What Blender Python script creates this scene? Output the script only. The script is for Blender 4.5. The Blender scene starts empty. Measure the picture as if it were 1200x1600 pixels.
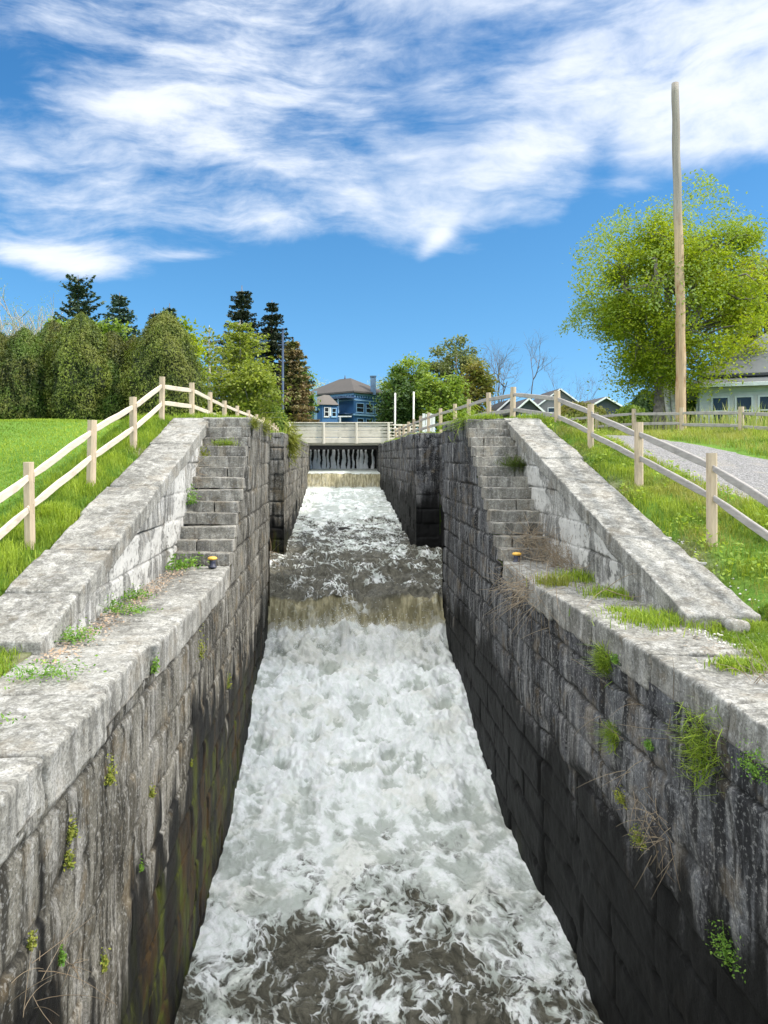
import bpy, math, random
import numpy as np
R = math.radians
SC = bpy.context.scene
COL = SC.collection

# ------------------------------------------------------------------ camera, sky, sun, exposure
F = 1155.0; VX = 524.0; VY = 715.0            # focal length and vanishing point, in photo pixels
cam_d = bpy.data.cameras.new("camera"); cam = bpy.data.objects.new("camera", cam_d); COL.objects.link(cam)
cam.location = (0, 0, 0); cam.rotation_euler = (R(90), 0, 0)
cam_d.sensor_fit = 'VERTICAL'; cam_d.sensor_height = 36.0; cam_d.sensor_width = 27.0
cam_d.lens = 36.0 * F / 1600.0
cam_d.shift_x = (600 - VX) / 1600.0; cam_d.shift_y = -(800 - VY) / 1600.0
cam_d.clip_start = 0.05; cam_d.clip_end = 5000
SC.camera = cam
SC.view_settings.view_transform = 'Standard'; SC.view_settings.look = 'None'
SC.view_settings.exposure = 0.75; SC.view_settings.gamma = 1.0
SUN_AZ, SUN_EL = R(108), R(40)
S = (math.cos(SUN_EL) * math.sin(SUN_AZ), math.cos(SUN_EL) * math.cos(SUN_AZ), math.sin(SUN_EL))
sl = bpy.data.lights.new("sun", 'SUN'); so = bpy.data.objects.new("sun", sl); COL.objects.link(so)
sl.energy = 3.0; sl.angle = R(5.0); sl.color = (1.0, 0.94, 0.86)
import mathutils
so.rotation_euler = mathutils.Vector((-S[0], -S[1], -S[2])).to_track_quat('-Z', 'Y').to_euler()

class NT:
    """tiny node helper"""
    def __init__(s, tree): s.t = tree; s.n = tree.nodes; s.l = tree.links
    def new(s, typ, **kw):
        n = s.n.new(typ)
        for k, v in kw.items():
            if k == 'inp':
                for a, b in v.items(): s.put(n, a, b)
            else: setattr(n, k, v)
        return n
    def put(s, n, a, b):
        sock = n.inputs[a]
        if isinstance(b, bpy.types.NodeSocket): s.l.new(b, sock)
        elif isinstance(b, bpy.types.Node): s.l.new(b.outputs[0], sock)
        else: sock.default_value = b
    def math(s, op, a, b=0.0, c=0.0, clamp=False):
        n = s.n.new('ShaderNodeMath'); n.operation = op; n.use_clamp = clamp
        s.put(n, 0, a); s.put(n, 1, b); s.put(n, 2, c); return n.outputs[0]
    def mix(s, f, a, b, bt='MIX'):
        n = s.n.new('ShaderNodeMix'); n.data_type = 'RGBA'; n.blend_type = bt; n.clamp_factor = True
        s.put(n, 0, f)
        s.put(n, 6, a if not isinstance(a, tuple) else tuple(a[:3]) + (1,)); s.put(n, 7, b if not isinstance(b, tuple) else tuple(b[:3]) + (1,))
        return n.outputs[2]
    def ss(s, x, a, b, lo=0.0, hi=1.0):
        n = s.n.new('ShaderNodeMapRange'); n.interpolation_type = 'SMOOTHSTEP'
        s.put(n, 0, x); s.put(n, 1, a); s.put(n, 2, b); s.put(n, 3, lo); s.put(n, 4, hi); return n.outputs[0]
    def noise(s, vec, scale, detail=4, rough=0.55, dist=0.0, out=0):
        n = s.n.new('ShaderNodeTexNoise'); s.put(n, 'Vector', vec); s.put(n, 'Scale', scale)
        n.inputs['Detail'].default_value = detail; n.inputs['Roughness'].default_value = rough
        n.inputs['Distortion'].default_value = dist; return n.outputs[out]
    def vmap(s, vec, sc=(1, 1, 1), loc=(0, 0, 0), rot=(0, 0, 0)):
        n = s.n.new('ShaderNodeMapping'); s.put(n, 0, vec); n.inputs[1].default_value = loc
        n.inputs[2].default_value = rot; n.inputs[3].default_value = sc; return n.outputs[0]
    def attr(s, name):
        n = s.n.new('ShaderNodeAttribute'); n.attribute_name = name; return n.outputs['Fac']

# world: Nishita sky with streaked cirrus, laid out by azimuth and elevation
W = bpy.data.worlds.new("World"); SC.world = W; W.use_nodes = True
W.node_tree.nodes.clear(); t = NT(W.node_tree)
sky = t.new('ShaderNodeTexSky', sky_type='NISHITA', sun_disc=False)
sky.sun_elevation = SUN_EL; sky.sun_rotation = SUN_AZ; sky.altitude = 100
skv = t.new('ShaderNodeVectorMath', operation='ADD', inp={0: t.new('ShaderNodeTexCoord').outputs['Generated'], 1: (0, 0, .16)})
t.put(sky, 'Vector', t.new('ShaderNodeVectorMath', operation='NORMALIZE', inp={0: skv.outputs[0]}).outputs[0])
sky.air_density = 1.0; sky.dust_density = 0.35; sky.ozone_density = 2.6
hs = t.new('ShaderNodeHueSaturation', inp={'Color': sky.outputs[0], 'Saturation': 1.23, 'Value': 1.08, 'Hue': 0.488})
tc = t.new('ShaderNodeTexCoord'); D = tc.outputs['Generated']
sx = t.new('ShaderNodeSeparateXYZ', inp={0: D})
X_, Y_, Z_ = sx.outputs
az = t.math('ARCTAN2', X_, Y_)
hyp = t.math('SQRT', t.math('ADD', t.math('MULTIPLY', X_, X_), t.math('MULTIPLY', Y_, Y_)))
el = t.math('DIVIDE', Z_, t.math('MAXIMUM', hyp, 0.05))
fc = t.new('ShaderNodeFloatCurve'); fc.inputs['Factor'].default_value = 1
t.put(fc, 'Value', t.math('MULTIPLY_ADD', az, 0.5, 0.5))
cu = fc.mapping.curves[0]
pts = [(0, .30), (.2, .30), (.287, .275), (.343, .262), (.42, .265), (.5, .285), (.545, .262), (.59, .262), (.635, .285), (.695, .312), (.765, .318), (.85, .30), (1, .33)]
cu.points[0].location = pts[0]; cu.points[1].location = pts[-1]
for p in pts[1:-1]: cu.points.new(*p)
fc.mapping.update()
# planar cloud-sheet coordinates, wispy warp
cc = t.new('ShaderNodeCombineXYZ', inp={0: az, 1: el, 2: 0.0}); C0 = cc.outputs[0]
warp = t.noise(t.vmap(C0, (3.0, 5.0, 1), (3.1, .4, 0)), 1.0, 3, .5, 0, 1)
wv = t.new('ShaderNodeVectorMath', operation='SUBTRACT', inp={0: warp, 1: (.5, .5, .5)})
ws = t.new('ShaderNodeVectorMath', operation='SCALE', inp={0: wv.outputs[0], 'Scale': 0.13})
C1 = t.new('ShaderNodeVectorMath', operation='ADD', inp={0: C0, 1: ws.outputs[0]}).outputs[0]
edge = t.math('SUBTRACT', el, fc.outputs[0])                                  # height above the lower cloud edge
s_big = t.noise(t.vmap(C1, (2.6, 6.5, 1), (7.3, 2.2, 0), (0, 0, R(24))), 1.0, 5, .58)
s_right = t.noise(t.vmap(C1, (3.0, 11.0, 1), (1.3, 5.2, 0), (0, 0, R(-48))), 1.0, 6, .62)
s_left = t.noise(t.vmap(C1, (5.0, 19.0, 1), (4.6, .2, 0), (0, 0, R(20))), 1.0, 7, .62)
puff = t.noise(t.vmap(C1, (13, 21, 1), (2, 9, 0), (0, 0, R(-15))), 1.0, 6, .62)
ts = t.ss(az, -0.05, 0.22)
st = t.math('ADD', t.math('MULTIPLY', s_left, t.math('SUBTRACT', 1.0, ts)), t.math('MULTIPLY', s_right, ts))
dens = t.math('ADD', t.math('MULTIPLY', st, .55), t.math('MULTIPLY', s_big, .30))
dens = t.math('ADD', dens, t.math('MULTIPLY', puff, .22))                     # mean about .53
grow_ = t.ss(edge, -0.05, 0.06, -0.34, 0.03)
top_r = t.ss(az, 0.0, 0.5, 0.0, 0.03)
dens = t.math('ADD', t.math('ADD', dens, grow_), t.math('MULTIPLY', top_r, t.ss(edge, 0.0, 0.1)))
def blob(a0, e0, ra, re, amp, tilt=0.0):
    da = t.math('SUBTRACT', az, a0); de = t.math('SUBTRACT', t.math('SUBTRACT', el, e0), t.math('MULTIPLY', da, tilt))
    q = t.math('ADD', t.math('POWER', t.math('ABSOLUTE', t.math('DIVIDE', da, ra)), 2.0), t.math('POWER', t.math('ABSOLUTE', t.math('DIVIDE', de, re)), 2.0))
    return t.math('MULTIPLY', t.math('EXPONENT', t.math('MULTIPLY', q, -1.0)), amp)
side = t.math('MAXIMUM', t.ss(t.math('ABSOLUTE', az), .75, 1.3), t.ss(el, .8, 1.4))     # added unseen cloud behind and overhead, there to whiten the ambient light
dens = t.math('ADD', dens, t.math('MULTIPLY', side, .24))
for b in [(-.37, .250, .13, .030, .44, -.09), (.10, .46, .07, .03, -.12, -.3), (-.09, .365, .06, .02, -.09, -.3), (.04, .415, .04, .015, -.10, -.5),
          (.34, .35, .03, .05, -.13, 1.2), (-.44, .47, .10, .10, -.10, 0), (-.35, .56, .2, .05, -.05, 0), (-.22, .45, .16, .035, .09, -.35),
          (.46, .46, .13, .09, .10, .2), (.18, .35, .12, .03, .07, .5), (-.05, .31, .10, .03, .06, 0), (.13, .285, .03, .02, .16, .8), (-.2, .268, .05, .012, .16, 0), (0.02, .60, .2, .06, -.03, 0)]:
    dens = t.math('ADD', dens, blob(*b))
mask = t.ss(dens, 0.42, 0.70)
mask = t.math('MULTIPLY', mask, t.ss(el, 0.03, 0.12))
mask = t.math('MULTIPLY', mask, 0.88)
deep = t.mix(t.ss(el, 0.0, 0.6), hs.outputs[0], t.mix(1.0, hs.outputs[0], (0.66, 0.80, 0.95), 'MULTIPLY'))
ccol = t.mix(t.ss(dens, .5, .8), (4.1, 4.6, 5.4), (5.5, 5.6, 5.8))
ccol = t.mix(side, ccol, (15.5, 15.8, 15.9))  # added out-of-view cloud, kept far brighter than the visible cirrus as fill
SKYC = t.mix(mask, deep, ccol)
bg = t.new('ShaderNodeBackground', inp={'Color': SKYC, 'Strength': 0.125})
wo = t.new('ShaderNodeOutputWorld', inp={0: bg})

# ------------------------------------------------------------------ numeric helpers
rng = np.random.default_rng(11)
random.seed(5)
def _h(i, j, k):
    n = (i * 374761393 + j * 668265263 + k * 2147483647 * 3 + 1013904223) & 0xffffffff
    n = ((n ^ (n >> 13)) * 1274126177) & 0xffffffff
    n = n ^ (n >> 16)
    return n
def pn(x, y, z):
    x, y, z = np.broadcast_arrays(np.asarray(x, float), np.asarray(y, float), np.asarray(z, float))
    xi = np.floor(x); yi = np.floor(y); zi = np.floor(z)
    fx, fy, fz = x - xi, y - yi, z - zi
    xi = xi.astype(np.int64); yi = yi.astype(np.int64); zi = zi.astype(np.int64)
    u = fx * fx * (3 - 2 * fx); v = fy * fy * (3 - 2 * fy); w = fz * fz * (3 - 2 * fz)
    r = 0
    for a in (0, 1):
        for b in (0, 1):
            for c in (0, 1):
                val = (_h(xi + a, yi + b, zi + c) & 0xffff) / 32767.5 - 1
                r = r + val * (u if a else 1 - u) * (v if b else 1 - v) * (w if c else 1 - w)
    return r
def fbm(x, y, z, o=4, g=.5):
    s = 0; a = 1.0; tot = 0
    for i in range(o):
        s = s + a * pn(x * 2**i + 17.3 * i, y * 2**i + 5.1 * i, z * 2**i - 9.7 * i); tot += a; a *= g
    return s / tot
def sst(x, a, b):
    q = np.clip((x - a) / (b - a), 0, 1); return q * q * (3 - 2 * q)

def new_mesh(name, V, Fq, mat=None, parent=None, attrs=None, fattrs=None, smooth=True, col=True):
    """V (n,3); Fq list of arrays (quads / tris). Returns linked object."""
    me = bpy.data.meshes.new(name)
    V = np.asarray(V, np.float32); arrs = [np.asarray(f, np.int32) for f in (Fq if isinstance(Fq, list) else [Fq]) if len(f)]
    me.vertices.add(len(V)); me.vertices.foreach_set('co', V.ravel())
    nl = sum(a.size for a in arrs); nf = sum(len(a) for a in arrs)
    me.loops.add(nl); me.polygons.add(nf)
    me.loops.foreach_set('vertex_index', np.concatenate([a.ravel() for a in arrs]))
    starts = []; tot = []; c = 0
    for a in arrs:
        k = a.shape[1]; starts.append(c + np.arange(len(a)) * k); tot.append(np.full(len(a), k)); c += a.size
    me.polygons.foreach_set('loop_start', np.concatenate(starts).astype(np.int32))
    me.polygons.foreach_set('loop_total', np.concatenate(tot).astype(np.int32))
    me.polygons.foreach_set('use_smooth', np.full(nf, bool(smooth)))
    me.update(calc_edges=True)
    for k, v in (attrs or {}).items():
        a = me.attributes.new(k, 'FLOAT', 'POINT'); a.data.foreach_set('value', np.asarray(v, np.float32).ravel())
    for k, v in (fattrs or {}).items():
        a = me.attributes.new(k, 'FLOAT', 'FACE'); a.data.foreach_set('value', np.asarray(v, np.float32).ravel())
    if mat: me.materials.append(mat)
    o = bpy.data.objects.new(name, me); COL.objects.link(o)
    if parent: o.parent = parent
    return o
def gridfaces(n, m, keep=None, flip=False):
    i = np.arange(n - 1)[:, None] * m + np.arange(m - 1)[None, :]
    q = np.stack([i, i + 1, i + m + 1, i + m], -1)
    if flip: q = q[..., ::-1]
    if keep is not None: q = q[keep]
    return q.reshape(-1, 4)

class MB:
    """collects shapes into one mesh"""
    def __init__(s): s.V = []; s.Q = []; s.T = []; s.n = 0; s.A = []
    def add(s, V, Q=None, T=None, a=None):
        V = np.asarray(V, float)
        if Q is not None and len(Q): s.Q.append(np.asarray(Q) + s.n)
        if T is not None and len(T): s.T.append(np.asarray(T) + s.n)
        s.V.append(V); s.A.append(np.full(len(V), 0.5) if a is None else np.broadcast_to(a, (len(V),))); s.n += len(V); return s
    def box(s, x0, x1, y0, y1, z0, z1, M=None, a=None):
        V = np.array([(x, y, z) for x in (x0, x1) for y in (y0, y1) for z in (z0, z1)], float)
        if M is not None: V = M(V)
        return s.add(V, [(0, 1, 3, 2), (4, 6, 7, 5), (0, 4, 5, 1), (2, 3, 7, 6), (0, 2, 6, 4), (1, 5, 7, 3)], a=a)
    def quad(s, a, b, c, d): return s.add([a, b, c, d], [(0, 1, 2, 3)])
    def tri(s, a, b, c): return s.add([a, b, c], None, [(0, 1, 2)])
    def tube(s, P, r, k=6, cap=True, a=None):
        P = np.asarray(P, float); n = len(P); r = np.broadcast_to(np.asarray(r, float), (n,))
        T = np.gradient(P, axis=0); T /= np.linalg.norm(T, axis=1)[:, None] + 1e-9
        up = np.array((0, 0, 1.0)) if abs(T[0, 2]) < .9 else np.array((1.0, 0, 0))
        A = np.cross(T, up); A /= np.linalg.norm(A, axis=1)[:, None] + 1e-9
        B = np.cross(T, A)
        th = np.arange(k) * 2 * math.pi / k
        V = P[:, None, :] + r[:, None, None] * (np.cos(th)[None, :, None] * A[:, None, :] + np.sin(th)[None, :, None] * B[:, None, :])
        V = V.reshape(-1, 3)
        i = np.arange(n - 1)[:, None] * k + np.arange(k)[None, :]; j = np.arange(n - 1)[:, None] * k + (np.arange(k) + 1)[None, :] % k
        Q = np.stack([i, j, j + k, i + k], -1).reshape(-1, 4); Tr = []
        if cap:
            V = np.vstack([V, P[0], P[-1]]); c0 = n * k
            Tr = [(c0, (q + 1) % k, q) for q in range(k)] + [(c0 + 1, (n - 1) * k + q, (n - 1) * k + (q + 1) % k) for q in range(k)]
        return s.add(V, Q, Tr, a=a)
    def beam(s, p, q, w, h, jit=0.0, n=1):
        """square-section bar from p to q, width w (horizontal), height h"""
        p = np.asarray(p, float); q = np.asarray(q, float); d = (q - p) / np.linalg.norm(q - p)
        side = np.cross(d, (0, 0, 1.0)); 
        if np.linalg.norm(side) < 1e-3: side = np.array((1.0, 0, 0))
        side /= np.linalg.norm(side); up = np.cross(side, d)
        rings = []
        for i in range(n + 1):
            c = p + (q - p) * i / n + (np.array([random.gauss(0, jit) for _ in range(3)]) if 0 < i < n else 0)
            e = 1 - .35 * (1 if (i in (0, n) and jit) else 0)
            b = min(w, h) * .22
            for (a_, b_) in ((-1, -1), (1, -1), (1, 1), (-1, 1)):
                ww = w / 2 * e; hh = h / 2 * e
                if a_ * b_ > 0: rings += [c + side * a_ * (ww - b) + up * b_ * hh, c + side * a_ * ww + up * b_ * (hh - b)] if a_ < 0 else [c + side * a_ * (ww - b) + up * b_ * hh, c + side * a_ * ww + up * b_ * (hh - b)]
                else: rings += [c + side * a_ * ww + up * b_ * (hh - b), c + side * a_ * (ww - b) + up * b_ * hh]
        V = np.array(rings).reshape(n + 1, 8, 3)
        # order ring by angle
        c0 = V[0].mean(0); ang = np.arctan2((V[0] - c0) @ up, (V[0] - c0) @ side); od = np.argsort(ang); V = V[:, od]
        k = 8; i = np.arange(n)[:, None] * k + np.arange(k)[None, :]; j = np.arange(n)[:, None] * k + (np.arange(k) + 1)[None, :] % k
        Q = np.stack([i, j, j + k, i + k], -1).reshape(-1, 4)
        V = V.reshape(-1, 3); V = np.vstack([V, V[:k].mean(0), V[-k:].mean(0)]); c0 = (n + 1) * k
        Tr = [(c0, (q_ + 1) % k, q_) for q_ in range(k)] + [(c0 + 1, n * k + q_, n * k + (q_ + 1) % k) for q_ in range(k)]
        return s.add(V, Q, Tr, a=random.random())
    def build(s, name, mat, parent=None, smooth=False, M=None):
        V = np.vstack(s.V)
        if M is not None: V = M(V)
        fs = []
        if s.Q: fs.append(np.vstack(s.Q))
        if s.T: fs.append(np.vstack(s.T))
        return new_mesh(name, V, fs, mat, parent, attrs={'rnd': np.concatenate(s.A)}, smooth=smooth)

def rough_block(mb, x0, x1, y0, y1, z0, z1, res=.05, r=.03, amp=.012, fr=3.0, M=None, a=None, seed=0.):
    c = np.array([(x0 + x1) / 2, (y0 + y1) / 2, (z0 + z1) / 2]); h = np.array([x1 - x0, y1 - y0, z1 - z0]) / 2
    r = min(r, h.min() * .8)
    for ax in range(3):
        for sg in (-1, 1):
            u, v = [(1, 2), (2, 0), (0, 1)][ax]
            def lin(hh):
                n = max(2, int(round(2 * hh / res)) + 1)
                q = np.linspace(-hh, hh, n); 
                return np.unique(np.concatenate([q, [-hh + r * .4, hh - r * .4, -hh + r, hh - r]]))
            a_, b_ = lin(h[u]), lin(h[v]); n, m = len(a_), len(b_)
            P = np.zeros((n, m, 3)); P[..., u] = a_[:, None]; P[..., v] = b_[None, :]; P[..., ax] = sg * h[ax]
            Pi = np.clip(P, -(h - r), h - r); d = P - Pi; L = np.linalg.norm(d, axis=-1, keepdims=True); N = d / L
            P = Pi + N * r + c
            X = P * fr + seed
            ds = fbm(X[..., 0], X[..., 1], X[..., 2], 4, .6)[..., None]
            P = P + N * (ds - .2) * amp
            P = P.reshape(-1, 3)
            if M is not None: P = M(P)
            mb.add(P, gridfaces(n, m, flip=(sg < 0)), a=a)

def empty(name, loc=(0, 0, 0)):
    o = bpy.data.objects.new(name, None); o.empty_display_size = .2; o.location = loc; COL.objects.link(o); return o
def tag(o, label=None, cat=None, group=None, kind=None):
    if label: o['label'] = label
    if cat: o['category'] = cat
    if group: o['group'] = group
    if kind: o['kind'] = kind
    return o
def pt(px, py, Y): return np.array(((px - VX) / F * Y, Y, (VY - py) / F * Y))
def copy_tree(o, parent=None):
    c = o.copy(); COL.objects.link(c); c.parent = parent
    for ch in [q for q in bpy.data.objects if q.parent == o]: copy_tree(ch, c)
    return c

# ------------------------------------------------------------------ materials
def mat(name):
    m = bpy.data.materials.new(name); m.use_nodes = True; m.node_tree.nodes.clear()
    t = NT(m.node_tree); b = t.new('ShaderNodeBsdfPrincipled'); o = t.new('ShaderNodeOutputMaterial', inp={0: b})
    g = t.new('ShaderNodeNewGeometry').outputs['Position']
    return m, t, b, o, g
def bump(t, b, h, s, d, prev=None):
    n = t.new('ShaderNodeBump', inp={'Height': h, 'Strength': s, 'Distance': d})
    if prev is not None: t.put(n, 'Normal', prev)
    t.put(b, 'Normal', n.outputs[0]); return n.outputs[0]

def stone_mat(name, light=(.40, .385, .35), mid=(.22, .21, .19), dark=(.07, .07, .068), white=.5, warm=.0, grime=0.5, bmp=.7):
    m, t, b, o, g = mat(name)
    n1 = t.noise(g, 1.3, 8, .65); n2 = t.noise(g, 7, 8, .7); n3 = t.noise(g, 42, 6, .7)
    stv = t.vmap(g, (4.2, 4.2, .55)); st = t.noise(stv, 1.0, 7, .66, .25)
    st2 = t.noise(t.vmap(g, (9, 9, 1.3), (4, 2, 0)), 1.0, 5, .6)
    c = t.mix(t.ss(n1, .40, .60), mid, light)
    c = t.mix(t.math('MULTIPLY', t.ss(n2, .46, .60), .6), c, t.mix(.5, c, light))
    c = t.mix(t.math('MULTIPLY', t.ss(t.attr('rnd'), 0.2, 1.0), .4), c, t.mix(.6, c, mid))
    # pale lime runs and black weather streaks, both with shapes of their own
    c = t.mix(t.math('MULTIPLY', t.ss(st, .50, .60), white), c, (.50, .49, .46))
    big = t.noise(t.vmap(g, (.55, .55, .22), (3, 1, 2)), 1.0, 4, .6)
    c = t.mix(t.math('MULTIPLY', t.ss(t.math('ADD', t.math('MULTIPLY', t.noise(stv, 1.7, 7, .62, .2), .6), t.math('MULTIPLY', big, .4)), .475, .56), min(1, grime * 1.25)), c, dark)
    c = t.mix(t.math('MULTIPLY', t.ss(st2, .50, .62), grime * .6), c, dark)
    c = t.mix(t.math('MULTIPLY', t.ss(n3, .48, .58), .7), c, t.mix(.62, c, dark))
    c = t.mix(t.math('MULTIPLY', t.ss(t.noise(g, 17, 5, .7), .54, .62), .45), c, t.mix(.8, c, dark))
    c = t.mix(t.math('MULTIPLY', t.ss(t.noise(g, 24, 4, .6), .56, .62), .35), c, t.mix(.6, c, (.62, .62, .60)))
    c = t.mix(t.math('MULTIPLY', t.ss(t.noise(g, 1.9, 5, .6), .54, .64), .4 + warm), c, t.mix(.6, c, (.20, .145, .075)))
    if white > .9:
        c = t.mix(t.math('MULTIPLY', t.ss(t.noise(g, .9, 6, .62), .49, .53), t.ss(t.noise(g, 9, 6, .7), .36, .48)), c, (.47, .46, .43))
    c = t.mix(t.math('MULTIPLY', t.attr('jt'), .92), c, (.028, .027, .024))  # joint dirt, darkened further in colour to deepen the groove shadow
    wet_shade = t.attr('wet_shade')  # damp stone plus deep shade towards the wall foot, both put into colour
    c = t.mix(wet_shade, c, t.mix(.955, c, (.004, .004, .004)))
    ms = t.attr('moss')
    mcol = t.mix(t.ss(t.noise(t.vmap(g, (1, 1, .35)), 2.2, 5, .6), .44, .56), (.034, .021, .008), (.040, .048, .006))
    mm = t.math('MULTIPLY', ms, t.ss(t.noise(t.vmap(g, (6, 6, .7)), 1.0, 7, .68), .40, .52))
    c = t.mix(mm, c, mcol)
    c = t.mix(t.math('MULTIPLY', wet_shade, t.ss(t.noise(t.vmap(g, (1.5, 1.5, .4)), 1.0, 6, .65), .47, .55, 0, .85)), c, (.006, .006, .006))
    t.put(b, 'Base Color', c)
    rg = t.math('SUBTRACT', .92, t.math('MULTIPLY', wet_shade, .30)); t.put(b, 'Roughness', rg)
    b.inputs['Specular IOR Level'].default_value = .15
    h = t.math('ADD', t.math('MULTIPLY', n3, .5), t.math('MULTIPLY', n2, .8)); h = t.math('ADD', h, t.math('MULTIPLY', t.noise(g, 130, 3, .6), .15))
    h = t.math('ADD', h, t.math('MULTIPLY', st2, .12))
    bump(t, b, h, bmp, .03)
    return m
M_wallL = stone_mat('weathered_limestone_sunny', (.20, .19, .16), (.085, .078, .062), (.014, .013, .010), .34, .05, .66)  # lit copy of the wall limestone, warmed in colour
M_wallR = stone_mat('weathered_limestone_shaded', (.15, .155, .162), (.070, .069, .073), (.014, .014, .015), .32, 0, .7)  # shaded copy of the same stone, darkened and cooled in colour
M_cop = stone_mat('coping_stone', (.35, .34, .305), (.23, .222, .195), (.05, .048, .042), .38, -.1, .38, .6)
M_white = stone_mat('limewashed_stone', (.42, .41, .375), (.20, .195, .18), (.05, .05, .047), .95, -.1, .42)
M_step = stone_mat('step_stone', (.30, .285, .245), (.18, .17, .145), (.055, .05, .045), .2, 0, .45)

def wood_mat(name, a, b_, dark, axis_scale=(1, 1, 1), rough=.8):
    m, t, b, o, g = mat(name)
    tc = t.new('ShaderNodeTexCoord').outputs['Object']
    n = t.noise(t.vmap(tc, axis_scale), 9, 6, .6, .4); n2 = t.noise(tc, 2.2, 4, .6)
    c = t.mix(t.ss(n, .35, .7), a, b_); c = t.mix(t.math('MULTIPLY', t.ss(n2, .5, .75), .6), c, dark)
    c = t.mix(t.math('MULTIPLY', t.attr('rnd'), .35), c, t.mix(.5, c, dark))
    t.put(b, 'Base Color', c); b.inputs['Roughness'].default_value = rough
    b.inputs['Specular IOR Level'].default_value = .25
    bump(t, b, n, .5, .01); return m
M_post = wood_mat('cut_cedar_post', (.50, .40, .28), (.40, .315, .215), (.24, .20, .155), (2.5, 2.5, .35))
M_railL = wood_mat('pale_split_rail', (.62, .54, .43), (.50, .43, .34), (.36, .31, .25), (3, .35, 3))
M_railR = wood_mat('grey_split_rail', (.38, .35, .32), (.28, .26, .24), (.15, .135, .125), (3, .35, 3))
M_board = wood_mat('grey_bridge_board', (.60, .56, .47), (.50, .47, .39), (.33, .31, .25), (.35, 3, 3))
M_timber = wood_mat('dark_wet_timber', (.045, .042, .040), (.03, .028, .027), (.015, .014, .014), (.5, 3, 3))
M_pole = wood_mat('stripped_pole_wood', (.42, .30, .19), (.48, .38, .27), (.30, .17, .08), (4, 4, .22), .65)

def plain(name, c, rough=.6, metal=0., var=.0, scale=4.):
    m, t, b, o, g = mat(name)
    if var:
        n = t.noise(g, scale, 5, .6); cc = t.mix(t.ss(n, .3, .7), tuple(x * (1 - var) for x in c), tuple(min(1, x * (1 + var)) for x in c))
        t.put(b, 'Base Color', cc)
    else: b.inputs['Base Color'].default_value = (*c, 1)
    b.inputs['Roughness'].default_value = rough; b.inputs['Metallic'].default_value = metal
    return m
def leaf_mat(name, c1, c2, c3=None, trans=.35, rough=.55):
    """leaf colour from a per-leaf random value"""
    m, t, b, o, g = mat(name)
    r = t.attr('rnd'); c = t.mix(r, c1, c2)
    if c3: c = t.mix(t.math('MULTIPLY', t.ss(t.noise(g, .55, 3, .6), .45, .62), .8), c, c3)
    t.put(b, 'Base Color', c); b.inputs['Roughness'].default_value = rough; b.inputs['Specular IOR Level'].default_value = .25
    tr = t.new('ShaderNodeBsdfTranslucent', inp={0: t.mix(1.0, c, (1.5, 1.5, .7), 'MULTIPLY')})
    mx = t.new('ShaderNodeMixShader', inp={0: trans, 1: b.outputs[0], 2: tr.outputs[0]}); t.put(o, 0, mx.outputs[0]); return m
M_bark = plain('bark', (.13, .105, .085), .95, var=.4, scale=14)
M_barkpale = plain('pale_bark', (.36, .34, .31), .9, var=.35, scale=9)
M_grass = leaf_mat('grass_blades', (.10, .18, .016), (.30, .38, .045), None, .35, .6)
M_grassR = leaf_mat('ragged_grass_blades', (.085, .15, .016), (.30, .37, .05), (.30, .29, .09), .35, .6)
M_weed = leaf_mat('weed_leaves', (.08, .19, .03), (.20, .33, .05), None, .35)
M_dry = leaf_mat('dry_stalks', (.30, .25, .18), (.20, .15, .10), None, .1, .9)
M_moss = leaf_mat('moss_tuft', (.16, .19, .03), (.26, .27, .05), None, .2, .9)

# ground
def ground_mat():
    m, t, b, o, g = mat('lawn_soil')
    n = t.noise(g, .35, 6, .6); n2 = t.noise(g, 6, 6, .7); n3 = t.noise(g, 30, 4, .7)
    c = t.mix(t.ss(n, .35, .65), (.075, .17, .022), (.13, .25, .035))
    c = t.mix(t.ss(n2, .4, .7), c, (.17, .27, .05)); c = t.mix(t.math('MULTIPLY', t.ss(n3, .5, .7), .5), c, (.05, .09, .02))
    c = t.mix(t.attr('dirt'), c, t.mix(t.ss(n2, .35, .65), (.17, .13, .09), (.30, .26, .2)))
    t.put(b, 'Base Color', c); b.inputs['Roughness'].default_value = 1; b.inputs['Specular IOR Level'].default_value = .1
    bump(t, b, t.math('ADD', n2, n3), 1, .05); return m
def gravel_mat():
    m, t, b, o, g = mat('grey_gravel')
    v = t.new('ShaderNodeTexVoronoi', inp={'Vector': g, 'Scale': 34.0}); n = t.noise(g, 2, 5, .6)
    c = t.mix(t.ss(v.outputs['Color'], .1, .9), (.13, .125, .12), (.30, .29, .285)); c = t.mix(t.math('MULTIPLY', t.ss(n, .5, .7), .6), c, (.30, .27, .23))
    c = t.mix(t.ss(t.noise(g, 9, 5, .7), .6, .72), c, (.10, .17, .04))
    t.put(b, 'Base Color', c); b.inputs['Roughness'].default_value = 1
    bump(t, b, v.outputs['Distance'], 1, .03); return m

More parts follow.
